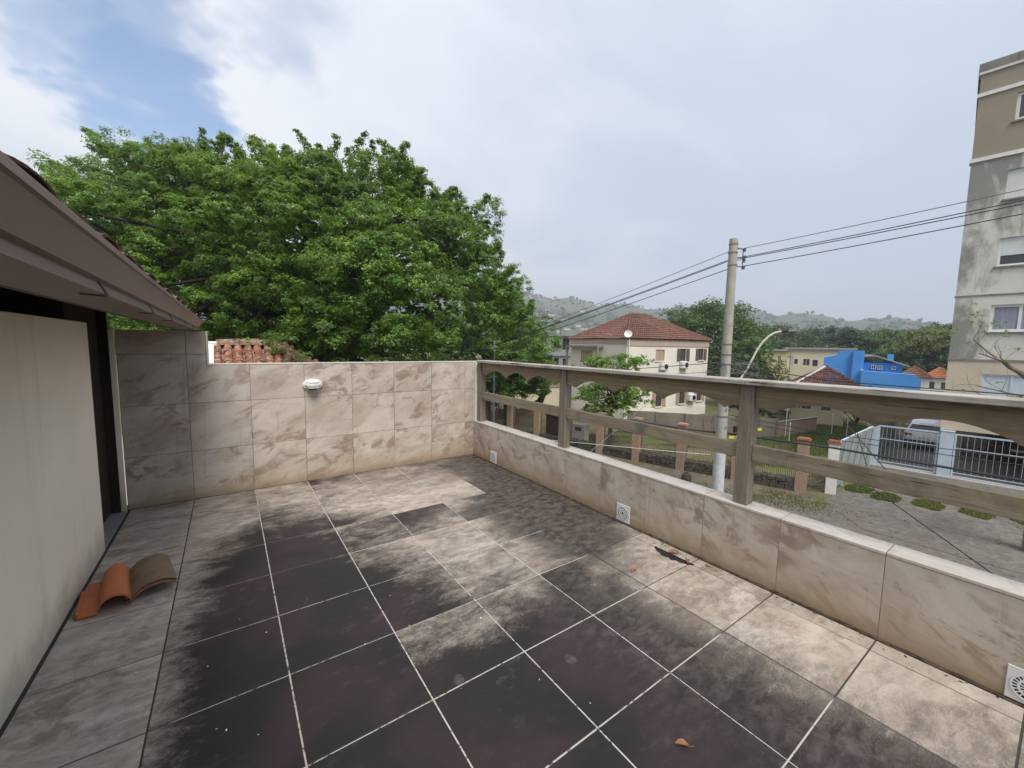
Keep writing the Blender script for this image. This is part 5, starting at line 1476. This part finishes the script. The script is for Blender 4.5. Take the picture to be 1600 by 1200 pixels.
for i in range(len(FP) - 1):
    a, b = Vector((*FP[i], 0)), Vector((*FP[i + 1], 0)); L = (b - a).length; e = (b - a) / L
    rgf = random.Random(i)
    mb = MB()
    nst = 11
    for row in range(3):
        x = .2
        while x < L - .25:
            w = rgf.uniform(.16, .34); hh = .16 * (.85 + .3 * rgf.random())
            p = a + e * min(x + w / 2, L - .3); ang_ = math.atan2(e.y, e.x)
            Ms = Matrix.Translation((p.x, p.y, ZG + row * .16)) @ Matrix.Rotation(ang_ + rgf.uniform(-.1, .1), 4, 'Z') @ Matrix.Rotation(rgf.uniform(-.08, .08), 4, 'X')
            mb.box(-w / 2 * .95, w / 2 * .95, -.14 - .05 * rgf.random(), .14 + .05 * rgf.random(), 0, hh, Ms); x += w
    mb.build('rubble_base', M['stone'], fen, bevel=.02, kind='stuff')
    mb = MB(); nv = 30
    for k in range(nv + 1):
        p = a + e * (.2 + (L - .4) * k / nv); mb.tube([(p.x, p.y, ZG + .45), (p.x, p.y, ZG + 1.92)], .0115, 4)
    for zz_ in (.55, .85, 1.2, 1.55, 1.88):
        p, q = a + e * .2, a + e * (L - .2); mb.tube([(p.x, p.y, ZG + zz_), (q.x, q.y, ZG + zz_)], .0075, 4)
    mb.build('wire_panel', M['wire'], fen)
t = thing('gatepost', 'white square gatepost with terracotta cap at the end of the street fence', 'gatepost', (16.5, .76, ZG), fa)
MB().box(-.17, .17, -.17, .17, -.05, 1.96).build('shaft', M['white'], t, local=True, bevel=.012)
MB().box(-.21, .21, -.21, .21, 1.963, 2.02).box(-.17, .17, -.17, .17, 2.023, 2.10).build('cap', M['brickred'], t, local=True, bevel=.01)
t = thing('short_wire_fence', 'short wire mesh piece between the last salmon pillar and the white gatepost', 'fence', (15.85, 1.3, ZG)); mb = MB()
a, b = Vector((15.64, 1.48, 0)), Vector((16.5, .76, 0))
for k in range(9):
    p = a.lerp(b, .2 + .6 * k / 8); mb.tube([(p.x, p.y, ZG + .05), (p.x, p.y, ZG + 1.85)], .0065, 4)
for zz_ in (.3, .8, 1.3, 1.8): mb.tube([a.lerp(b, .2) + Vector((0, 0, ZG + zz_)), a.lerp(b, .8) + Vector((0, 0, ZG + zz_))], .0075, 4)
mb.build('wire_panel', M['wire'], t)
# yard wall of grey slabs
yw = thing('yard_wall', 'weathered grey slab wall between the yard and the cream villa', 'wall', (19.4, 12.9, ZG), math.atan2(6.3 - 12.9, 25.7 - 19.4))
Ly = 9.1; M['wallgrey'] = mk_concrete('sooty_slab', (.215, .185, .155), (.155, .135, .115), (.085, .075, .065), .9)
for k in range(5):
    mb = MB(); mb.box(Ly * k / 5 + .012, Ly * (k + 1) / 5 - .012, -.06, .06, -.05, 1.32 - .03 * k); mb.build('slab', M['wallgrey'], yw, local=True, bevel=.01)
for k in range(6):
    mb = MB(); x = Ly * k / 5; mb.box(x - .08, x + .08, -.10, -.0605, -.05, 1.36 - .03 * k); mb.build('wall_post', M['wallgrey'], yw, local=True, bevel=.01)
yw = thing('yard_wall', 'reddish low garden wall right of the concrete pole, behind the lawn', 'wall', (25.8, 6.4, ZG), R(-8))
mb = MB(); mb.box(0, 4.6, -.08, .08, -.05, .95); mb.build('wall_panel', M['salmon'], yw, local=True, bevel=.01); mb = MB(); mb.box(-.02, 4.62, -.11, .11, .953, 1.0); mb.build('coping', M['concrete'], yw, local=True)
# thin white clothes-line posts on the lawn
for k, (x, y, hh) in enumerate([(26.2, 6.0, 2.0), (24.6, 5.2, 1.3), (29.6, 4.6, 1.5), (28.0, 3.4, 1.4)]):
    t = thing('garden_post', ['tall thin white post at the back of the lawn', 'thin pale post near the middle of the lawn', 'thin grey post before the barred windows', 'thin pale post on the right part of the lawn'][k], 'post', (x, y, ZG), 0, 'thin posts on the lawn')
    mb = MB(); mb.tube([(0, 0, -.05), (0, 0, hh)], .02, 6); mb.build('shaft', M['plastic'], t, local=True); mb = MB(); mb.tube([(-.12, 0, hh - .1), (.12, 0, hh - .1)], .012, 5); mb.build('arm', M['plastic'], t, local=True)
# things behind the fence towards the left
t = thing('brown_gate', 'dark brown board gate in the street fence left of the small tree', 'gate', (12.55, 12.2, ZG), fa)
for k in range(5): MB().box(-.1 + k * .2, .095 + k * .2, -.03, .03, .05, 1.95).build('board', M['dark_wood'], t, local=True, bevel=.006)
for z in (.4, 1.6): MB().box(-.1, .9, .032, .07, z, z + .1).build('ledge', M['dark_wood'], t, local=True)
t = thing('meter_cabinet', 'white metal cabinet standing behind the fence near the brown gate', 'cabinet', (13.75, 11.75, ZG), fa)
MB().box(-.42, .42, -.25, .25, .05, 1.15).build('body', M['plastic'], t, local=True, bevel=.02); MB().box(-.20, .20, .252, .262, .8, 1.0).build('vent', M['black'], t, local=True); MB().box(-.40, .40, -.23, .23, -.02, .048).build('foot', M['black'], t, local=True)
t = thing('garden_wall', 'pale plastered wall glimpsed under the second ficus', 'wall', (16.0, 24.4, ZG), R(-20))
MB().box(-5, 6, -.1, .1, -.05, 1.9).build('wall_panel', M['apt_peach'], t, local=True); MB().box(-5.03, 6.03, -.14, .14, 1.903, 1.98).build('coping', M['concrete'], t, local=True)
t = thing('brick_planter', 'low red brick planter under the second ficus', 'planter', (15.6, 20.6, ZG), R(-20))
MB().box(-1.6, 1.8, -.4, .4, -.05, .62).build('trough', M['brickred'], t, local=True, bevel=.02); MB().box(-1.5, 1.7, -.3, .3, .623, .66).build('soil', M['stone'], t, local=True)
t = thing('stone_stump', 'broken dark concrete stump on the mossy pavement by the pole', 'stump', (12.91, 4.64, ZG))
MB().lathe([(.20, -.02), (.21, .15), (.17, .30), (.12, .36)], 9).build('block', M['stone'], t, local=True, bevel=.02); MB().box(-.05, .06, -.05, .05, .362, .40).build('broken_top', M['stone'], t, local=True, bevel=.01)

# ================================================================== POLE, LAMP, CABLES
pl_ = thing('utility_pole', 'tall round concrete utility pole with steel bands and insulators', 'utility pole', (12.14, 2.93, ZG))
MB().lathe([(.215, -.1), (.21, 0), (.195, 2.15)], 20).build('whitewashed_base', M['pole_base'], pl_, local=True, smooth=True)
MB().lathe([(.1945, 2.152), (.165, 5.4), (.137, 9.40), (.11, 9.415)], 20).build('shaft', M['pole'], pl_, local=True, smooth=True)
for z in (9.22, 8.93, 8.50, 5.72, 5.35, 5.0, 3.1):
    r = .195 - (z - 2.15) * .0081 + .004
    MB().lathe([(r, z - .02), (r + .012, z - .018), (r + .012, z + .018), (r, z + .02)], 18).build('band', M['galv'], pl_, local=True, smooth=True)
dr_ = RT
mb = MB(); mb.tube([dr_ * .13 + Vector((0, 0, 9.10)), dr_ * .42 + Vector((0, 0, 9.06))], .03, 6); mb.tube([dr_ * .13 + Vector((0, 0, 8.47)), dr_ * .40 + Vector((0, 0, 8.45))], .025, 6)
mb.tube([dr_ * .36 + Vector((0, 0, 9.1)), dr_ * .36 + Vector((0, 0, 8.38))], .018, 6); mb.tube([dr_ * .13 + Vector((0, 0, 8.66)), dr_ * .36 + Vector((0, 0, 8.72))], .018, 5)
mb.build('insulator_bracket', M['galv'], pl_, local=True)
M['porcelain'] = mottled('insulator_porcelain', (.16, .17, .19), (.10, .11, .12), 6, .35)
for z in (9.03, 8.78, 8.66, 8.42):
    MB().lathe([(.02, -.06), (.06, -.05), (.04, -.02), (.065, 0), (.04, .02), (.06, .05), (.02, .06)], 12, Matrix.Translation(dr_ * .40 + Vector((0, 0, z)))).build('insulator', M['porcelain'], pl_, local=True, smooth=True)
MB().box(-.17, .17, -.30, -.2, 2.55, 2.78, Matrix.Translation((.28, -.15, 0))).build('splice_box', M['black'], pl_, local=True, bevel=.02)
M['tagy'] = mottled('yellow_tag', (.62, .58, .03), (.55, .50, .03), 6, .6)
M['tago'] = mottled('amber_tag', (.55, .33, .03), (.48, .28, .03), 6, .6)
M['stick'] = mottled('torn_blue_poster', (.10, .12, .30), (.45, .46, .50), 6, .7)
for z, a0, w in ((2.98, 4.3, .5), (2.7, 4.4, .35), (3.35, 4.25, .3)):
    mb = MB(); vs = []; 
    for i in range(7):
        a = a0 + w * i / 3.0 - w; r = .193 - (z - 2.15) * .0081 + .003
        vs += [(r * math.cos(a), r * math.sin(a), z - .07), (r * math.cos(a), r * math.sin(a), z + .07)]
    mb.add(vs, [(2 * i, 2 * i + 2, 2 * i + 3, 2 * i + 1) for i in range(6)]); mb.build('poster_scrap', M['stick'], pl_, local=True)

sl = thing('street_lamp', 'curved pale lamp arm with dark-necked LED head beside the utility pole', 'street lamp', (12.14, 2.93, .3))
pts = [(12.32, 2.80, .05), (13.016, 2.77, .38), (13.27, 2.646, .829), (13.55, 2.52, 1.42), (13.72, 2.43, 1.70), (13.92, 2.32, 1.93), (14.12, 2.20, 2.07), (14.32, 2.06, 2.125)]
mb = MB(); mb.tube(pts, .038, 9); M['lamp_arm'] = mottled('lamp_arm_paint', (.50, .50, .42), (.42, .42, .36), 4, .6); mb.build('arm', M['lamp_arm'], sl, smooth=True)
Ml = Matrix.Translation((14.50, 1.94, 2.14)) @ Matrix.Rotation(R(-35.2), 4, 'Z') @ Matrix.Rotation(R(-2), 4, 'Y')
MB().box(-.22, -.02, -.06, .06, -.045, .045, Ml).build('neck', M['black'], sl, bevel=.015)
MB().box(-.018, .30, -.11, .11, -.03, .045, Ml).build('head', M['galv'], sl, bevel=.02); MB().box(.02, .27, -.09, .09, -.042, -.031, Ml).build('lens', M['glass'], sl)

def cable(name, label, pts, r, sag, mat, cat='cable', group=None, n=14):
    P = [Vector(p) for p in pts]; out = []
    for i in range(len(P) - 1):
        for k in range(n):
            t = k / n; p = P[i].lerp(P[i + 1], t); p.z -= sag * 4 * t * (1 - t) * (P[i + 1] - P[i]).length / 10; out.append(p)
    out.append(P[-1])
    mb = MB(); mb.tube(out, r, 5); o = mb.build(name, mat, smooth=True)
    return tag(o, label, cat, group)
GW = 'power wires at the top of the pole'
p0 = Vector((12.14, 2.93, 0)) + RT * .42
for i, (z0, zl, zr, r, lab) in enumerate([(5.0, 1.55, 5.47, .012, 'thin topmost power wire crossing from the pole to the right edge'), (4.70, 1.48, 5.20, .014, 'upper of the two close power wires below the topmost one'), (4.66, 1.44, 5.11, .014, 'lower of the two close power wires below the topmost one'), (4.38, 1.22, 4.87, .014, 'lowest of the power wires at the top of the pole')]):
    far = Vector((13.59, -3.34, zr)); dirn = (far - Vector((p0.x, p0.y, z0)))
    end = Vector((p0.x, p0.y, z0)) + dirn * 3.2; end.z += .0
    cable('power_wire', lab, [(8.80, 13.25, zl), (p0.x - .15, p0.y + .3, z0 - .02), (p0.x, p0.y, z0), tuple(far), tuple(end)], r, .035, M['cable_grey'] if i == 0 else M['cable'], 'wire', GW)
ms = thing('service_mast', 'slim steel mast with white insulators half hidden in the second ficus', 'mast', (8.83, 13.3, ZG))
mb = MB(); mb.tube([(0, 0, -.05), (0, 0, Z(1.75))], .05, 8); mb.build('shaft', M['galv'], ms, local=True, smooth=True)
for z in (1.6, 1.42, 1.22): MB().lathe([(.02, -.07), (.06, -.05), (.035, 0), (.06, .05), (.02, .07)], 10, Matrix.Translation((-.03, -.06, Z(z)))).build('insulator', M['plastic'], ms, local=True, smooth=True)
GC = 'telephone cables along the street'
cable('telephone_cable', 'thick black cable running from the pole to the lower right edge', [(8.9, 12.0, -1.35), (11.6, 4.1, -1.62), (12.4, 2.75, -1.66), (12.95, -.2, -1.62), (13.05, -4.2, -1.62), (13.4, -12, -1.4)], .034, .012, M['cable'], 'cable', GC)
cable('telephone_cable', 'thin black cable just above the thick one, upper of two', [(12.4, 2.75, -.98), (12.5, -.3, -1.12), (12.9, -4.1, -1.06), (13.3, -12, -.8)], .011, .015, M['cable'], 'cable', GC)
cable('telephone_cable', 'thin black cable just above the thick one, lower of two', [(12.4, 2.75, -1.12), (12.5, -.3, -1.27), (12.9, -4.1, -1.22), (13.3, -12, -1.0)], .011, .02, M['cable'], 'cable', GC)
cable('telephone_cable', 'black cable sloping from the lamp arm past the low roof above the railing', [(12.5, 2.8, .85), (13.27, 2.64, .74), (13.33, .1, .47), (13.28, -1.7, .44), (13.5, -10, .4)], .016, .01, M['cable'], 'cable', GC)
cable('telephone_cable', 'grey cable from the pole towards the cream villa corner', [(12.1, 3.1, .62), (15.0, 8.2, .1), (21.9, 15.0, -.6)], .012, .03, M['cable_grey'], 'cable', GC)
cable('telephone_cable', 'pale cable crossing low in front of the fence to the pole foot', [(8.0, 10.6, -2.75), (12.0, 3.2, -2.5)], .010, .02, M['plastic'], 'cable', GC)
cable('telephone_cable', 'dark cable sagging left from the pole under the villa windows', [(12.0, 3.1, .95), (9.4, 10.2, .1), (8.6, 14.0, -.6)], .014, .03, M['cable'], 'cable', GC)
cable('stay_cable', 'pale stay rising right across the small tree behind the railing', [(9.0, 7.0, -3.2), (14.1, 7.0, -.75)], .010, .0, M['galv'], 'stay')
cable('stay_cable', 'black drop cable slanting over the cobbled street to the terrace', [(13.6, -.6, -1.15), (10.394, -1.794, -1.979), (9.604, -3.799, -2.882), (9.2, -4.8, -3.3)], .013, .0, M['cable'], 'cable')
cable('stay_cable', 'dark slanting cable in front of the salmon pillar and white gatepost', [(14.95, .25, -.85), (13.4, -1.485, -2.214), (13.0, -1.9, -2.6)], .014, .0, M['cable'], 'cable')
# tangle of drop wires at the pole
rt = random.Random(5); mb = MB()
for k in range(20):
    a = Vector((12.14, 2.93, rt.uniform(.45, 1.25))) + RT * rt.uniform(-.2, .2)
    b = Vector((12.14, 2.93, rt.uniform(.35, 1.15))) + RT * rt.uniform(-1.0, 1.25) + FW * rt.uniform(-.4, .4)
    c = (a + b) / 2 + Vector((rt.uniform(-.15, .15), rt.uniform(-.1, .1), rt.uniform(-.35, .25)))
    q = []
    for i in range(9):
        t = i / 8; q.append(a * (1 - t) ** 2 + c * 2 * t * (1 - t) + b * t * t)
    mb.tube(q, rt.choice((.007, .010, .013)), 4)
for k in range(3):
    cc = Vector((12.14, 2.93, .75)) + RT * (.45 + .25 * k) - FW * .1; q = []
    for i in range(20):
        a = i / 19 * 12.0; q.append(cc + RT * math.cos(a) * (.2 + .01 * i) + Vector((0, 0, math.sin(a) * (.14 + .006 * i))) + FW * .006 * i)
    mb.tube(q, .009, 4)
o = mb.build('cable_tangle', M['cable_grey']); tag(o, 'tangle of drop wires round the concrete pole at lamp-arm height', 'cables', None, 'stuff')
for (x, y, z, mt, lab) in ((12.95, 2.0, -1.42, 'tagy', 'bright yellow cable tag hanging right of the wooden post'), (12.25, 2.60, -1.74, 'tagy', 'yellow-green cable tag on the thick cable beside the pole'), (12.55, 2.55, -1.72, 'tago', 'amber cable tag on the thick cable beside the yellow one')):
    o = thing('cable_tag', lab, 'cable tag', (x, y, z), R(-35)); MB().box(-.10, .10, -.006, .006, -.055, .04).build('plate', M[mt], o, local=True, bevel=.004); mb = MB(); mb.tube([(0, 0, .04), (0, .02, .5 if z > -1.5 else .12)], .008, 5); mb.build('tie', M['cable'], o, local=True)

# ================================================================== BARE TREE AT THE RIGHT
bt = thing('bare_tree', 'nearly leafless lichened tree in front of the apartment building', 'tree', (15.6, -4.2, ZG))
rb = random.Random(17); mb = MB(); tips = []
def grow(p, d, L, r, depth):
    q = [p]; rad = [r]; n = 5
    for i in range(n):
        d = (d + Vector((rb.uniform(-.25, .25), rb.uniform(-.25, .25), rb.uniform(-.2, .24)))).normalized()
        p = p + d * L / n; q.append(p); rad.append(r * (1 - .09 * (i + 1)))
    mb.tube(q, rad, 7 if r > .04 else 4)
    tips.append((p, d, depth))
    if depth == 0: return
    for k in range(rb.choice((2, 3, 3))):
        s = q[rb.choice((2, 3, 4, 5, 5))]
        nd = (d * .8 + Vector((rb.uniform(-1, 1), rb.uniform(-1, 1), rb.uniform(-.55, .9)))).normalized()
        grow(s, nd, L * rb.uniform(.55, .82), rad[-1] * rb.uniform(.5, .75), depth - 1)
mb.tube([(15.6, -4.2, ZG - .1), (15.55, -4.15, -2.0), (15.4, -4.05, .0), (15.25, -3.95, .5)], [.24, .2, .17, .15], 9)
dL = -RT
grow(Vector((15.25, -3.95, .5)), (dL * .9 + Vector((0, 0, .55))).normalized(), 1.25, 0.085, 5)
grow(Vector((15.35, -4.0, .2)), (dL * 1.0 + Vector((0, 0, .12)) - FW * .1).normalized(), 1.5, .065, 5)
grow(Vector((15.35, -4.0, .4)), Vector((.2, -.4, .9)).normalized(), 1.2, .085, 3)
grow(Vector((15.4, -4.0, .3)), Vector((.5, .3, .7)).normalized(), 1.1, .07, 3)
grow(Vector((15.4, -4.05, -.1)), (dL * .7 + FW * .5 + Vector((0, 0, .3))).normalized(), 1.2, .05, 3)
mb.build('trunk', M['bark_grey'], bt, smooth=True)
lb = [(p.x, p.y, p.z, .06) for p, d, k in tips if rb.random() < .05]
m = crown_mesh('leaf_tufts', lb, leaf=.05, nsub=3, nleaf=6, rs=9, subr=.07); m.materials.append(M['lime']); place('leaf_tufts', m, bt, kind='stuff')

# ================================================================== NEIGHBOUR'S TILED ROOF BEHIND THE WALL
nh = thing('neighbour_house', 'neighbour house with mossy red tiled roof just behind the terrace wall', 'house', (-3.5, 8.5, ZG))
zr, yr = 1.31, 6.75; sl_ = math.tan(R(30))
x0, x1 = -2.90, -1.66          # ridge ends (white plastered verge at the left end, hip at the right)
RT_V = 4.2                      # plan depth of the slope
mb = MB(); mb.box(-5.6, 1.2, 3.3, 10.3, ZG, -1.15); mb.build('wall', M['cream'], nh)
def roofpt(x, dn): return Vector((x, yr - dn, zr - dn * sl_))
mb = MB()
mb.add([roofpt(x0, 0) + Vector((0, 0, -.04)), roofpt(x1, 0) + Vector((0, 0, -.04)), roofpt(x1 + 3.2, 3.9) + Vector((0, 0, -.04)), roofpt(x0, 3.9) + Vector((0, 0, -.04))], [(0, 3, 2, 1)])
mb.add([roofpt(x0, 0) + Vector((0, 0, -.05)), (x1, yr, zr - .05), (x1 + 3.2, yr + 3.9, zr - 3.9 * sl_), (x0, yr + 3.9, zr - 3.9 * sl_)], [(0, 1, 2, 3)])
mb.add([(x1, yr, zr - .045), (x1 + 3.2, yr - 3.9, zr - 3.9 * sl_ - .045), (x1 + 3.2, yr + 3.9, zr - 3.9 * sl_ - .045)], [(0, 1, 2)])
rd = mb.build('roof', M['roof_old'], nh)
bmesh_ = barrel_mesh(.085, .072, .44, .014, 7); bmesh_.materials.append(M['roof_old'])
tmesh_ = trough_mesh(.085, .44, .014); tmesh_.materials.append(M['roof_old'])
rn = random.Random(3); Mr = Matrix.Rotation(math.atan(sl_), 4, 'X')
for row in range(6):
    dn = .34 + row * .345
    nx = int((x1 + dn * .82 - x0 + .05) / .19)
    for k in range(nx):
        x = x0 + .12 + k * .19
        for m, dx_, dz_ in ((bmesh_, 0, .045), (tmesh_, .095, .055)):
            o = bpy.data.objects.new('roof_tile', m); COL.objects.link(o); put(o, rd)
            p = roofpt(x + dx_ + rn.uniform(-.008, .008), dn); o.location = (p.x, p.y, p.z + dz_ + rn.uniform(-.006, .006)); o.rotation_euler = (math.atan(sl_), rn.uniform(-.03, .03), rn.uniform(-.03, .03))
rm_ = barrel_mesh(.15, .125, .50, .02, 8, 'ridge_tile'); rm_.materials.append(M['roof_ridge'])
def ridge_run(a, b, n):
    a, b = Vector(a), Vector(b); d = (a - b).normalized()
    for k in range(n):
        p = b.lerp(a, (k + .0) / n); o = bpy.data.objects.new('ridge_tile', rm_); COL.objects.link(o); put(o, rd)
        o.rotation_mode = 'QUATERNION'; o.rotation_quaternion = d.to_track_quat('Y', 'Z'); o.location = (p.x, p.y, p.z + .045 + rn.uniform(-.008, .008)); o.scale = (1, (a - b).length / n / .44, 1)
ridge_run((x0 + .16, yr, zr), (x1 + .05, yr, zr), 3)
ridge_run((x1 - .02, yr, zr), (x1 + 2.6, yr - 3.1, zr - 3.1 * sl_), 9)
MB().box(x0 - .06, x0 + .13, yr - .16, yr + .2, zr - .34, zr + .12).build('verge_plaster', M['white'], nh, bevel=.03)
MB().prism([(0, .0), (.9, -.9 * sl_), (.9, -.9 * sl_ + .12), (0, .12)], lambda a, b, d: (d, yr - .17 - a, zr - .06 + b), x0 - .06, x0 + .06).build('verge_plaster', M['white_worn'], nh)

# ================================================================== HILLS, FAR HOUSES, HAZE
AZ = [-60, -20, 10, 25, 33, 37, 42, 47, 51, 56, 61, 65, 70.5, 75, 83, 100, 125]
HZ_ = [45, 62, 100, 134, 140, 137, 124, 113, 106, 98, 93, 92, 78, 68, 57, 49, 33]
def hill_h(az, r):
    H_ = float(np.interp(az, AZ, HZ_))
    t = min(max((r - 330) / 720, 0), 1); s = t * t * (3 - 2 * t)
    t2 = min(max((r - 1150) / 600, 0), 1)
    return ZG + (H_ + 5 * math.sin(az * .9) * s + 2.5 * math.sin(az * 2.7 + r * .01)) * s * (1 - .4 * t2) - .5
mb = MB(); naz, nr = 140, 34; vs = []; fs = []
for i in range(naz + 1):
    az = -60 + 185 * i / naz
    for j in range(nr + 1):
        r = 330 + 1320 * j / nr
        vs.append((r * math.sin(R(az)), r * math.cos(R(az)), hill_h(az, r)))
for i in range(naz):
    for j in range(nr):
        a = i * (nr + 1) + j; fs.append((a, a + 1, a + nr + 2, a + nr + 1))
mb.add(vs, fs)
def mk_hill():
    m, g = newmat('hillside'); P = g.pos(); x, y, z = g.xyz(P)
    n = g.noise(P, .011, 6, .62, .5); n2 = g.noise(g.mapping(P, (300, 90, 0)), .035, 5, .6, .3)
    grass = g.mix(n2, (.12, .105, .07), (.07, .08, .045)); wood = g.mix(n2, (.03, .05, .028), (.05, .072, .036))
    up_ = g.mapr(z, 35, 105)
    col = g.mix(g.mapr(g.math('ADD', n, g.math('MULTIPLY', up_, .20)), .60, .74), wood, grass)
    col = g.mix(g.mapr(n, .60, .70, 0, .5), col, (.26, .15, .10))
    finish(g, col, .95); return m
hl = mb.build('hills', mk_hill(), kind='structure', smooth=True)
# woods on the slope
rw = np.random.default_rng(12)
t0 = (1 + 5 ** .5) / 2
ico = unit(np.array([(-1, t0, 0), (1, t0, 0), (-1, -t0, 0), (1, -t0, 0), (0, -1, t0), (0, 1, t0), (0, -1, -t0), (0, 1, -t0), (t0, 0, -1), (t0, 0, 1), (-t0, 0, -1), (-t0, 0, 1)], float))
icf = np.array([(0, 11, 5), (0, 5, 1), (0, 1, 7), (0, 7, 10), (0, 10, 11), (1, 5, 9), (5, 11, 4), (11, 10, 2), (10, 7, 6), (7, 1, 8), (3, 9, 4), (3, 4, 2), (3, 2, 6), (3, 6, 8), (3, 8, 9), (4, 9, 5), (2, 4, 11), (6, 2, 10), (8, 6, 7), (9, 8, 1)])
V = []; F = []; S_ = []
cnt = 0
while cnt < 5200:
    az = rw.uniform(30, 90); r = 340 + 620 * rw.random() ** 1.2
    if r > 700 and rw.random() < .75: continue
    if math.sin(az * 1.9 + r * .013) + math.sin(r * .031 - az) + rw.normal(0, .5) < -.3 and r > 430: continue
    s = rw.uniform(2.0, 4.2)
    c = np.array([r * math.sin(R(az)), r * math.cos(R(az)), hill_h(az, r) + s * .45])
    V.append(ico * s * rw.uniform(.7, 1.2, (12, 1)) * np.array([1, 1, .85]) + c); F.append(icf + cnt * 12); S_.append(np.full(20, rw.random()) + rw.normal(0, .12, 20)); cnt += 1
m = np_mesh('hillside_woods', np.concatenate(V), np.concatenate(F), np.concatenate(S_)); m.materials.append(M['far_dark'])
o = bpy.data.objects.new('hillside_woods', m); COL.objects.link(o); tag(o, 'scattered woods on the far hillside', 'trees', None, 'stuff')
# houses on the slope
HS = [(37.9, 620, 9, 5, 'w'), (38.6, 560, 10, 5, 'w'), (39.1, 660, 12, 6, 't'), (39.9, 600, 11, 6, 'w'), (40.2, 520, 8, 5, 'w'), (40.6, 650, 12, 7, 'w'), (41.2, 640, 9, 5, 'b'), (41.5, 540, 9, 5, 'w'), (42.1, 500, 10, 6, 'w'), (42.6, 620, 9, 5, 't'), (43.0, 560, 8, 4, 'w'), (43.9, 660, 11, 5, 'b'), (44.4, 590, 8, 4, 'w'), (45.3, 560, 10, 5, 'w'), (46.2, 620, 11, 5, 't'), (47.0, 540, 10, 6, 'w'), (38.2, 700, 8, 5, 'b'), (44.9, 720, 9, 5, 'w'), (40.0, 700, 9, 5, 'w'), (46.6, 580, 8, 5, 'w')]
hm = {'w': M['white'], 't': M['apt_peach'], 'b': M['salmon']}
proto = {}
for i, (az, r, w, hh, k) in enumerate(HS):
    loc = (r * math.sin(R(az)), r * math.cos(R(az)), hill_h(az, r) - .6)
    col_ = {'w': 'white', 't': 'peach', 'b': 'salmon'}[k]
    lab = f'tiny {col_} house among trees on the far hillside'
    if k not in proto:
        t = thing('hillside_house', lab, 'house', loc, R(-az + (i * 37) % 50 - 25), 'houses on the far hillside')
        MB().box(-.5, .5, -.4, .4, 0, .62).build('wall', hm[k], t, local=True)
        MB().prism([(-.56, .62), (.56, .62), (0, .92)], lambda a, b, d: (a, d, b), -.46, .46).build('roof', M['roof_red'], t, local=True)
        mb = MB()
        for x in (-.3, 0, .3): mb.box(x - .07, x + .07, -.405, -.401, .2, .42)
        mb.build('windows', M['glass'], t, local=True); proto[k] = t
    else: t = copy_tree(proto[k], loc, R(-az + (i * 37) % 50 - 25), lab)
    t.scale = (w, w * .9, hh * 1.35)
# air: even haze over the whole neighbourhood
hzm, g = newmat('haze_air')
pv = g.n('VolumePrincipled', {'Color': (.88, .93, 1.0), 'Density': .00072, 'Anisotropy': .1})
g.n('OutputMaterial', {'Volume': pv})
MB().box(-1860, 1860, -1560, 2160, ZG - 1.1, 168).build('haze', hzm, kind='stuff')
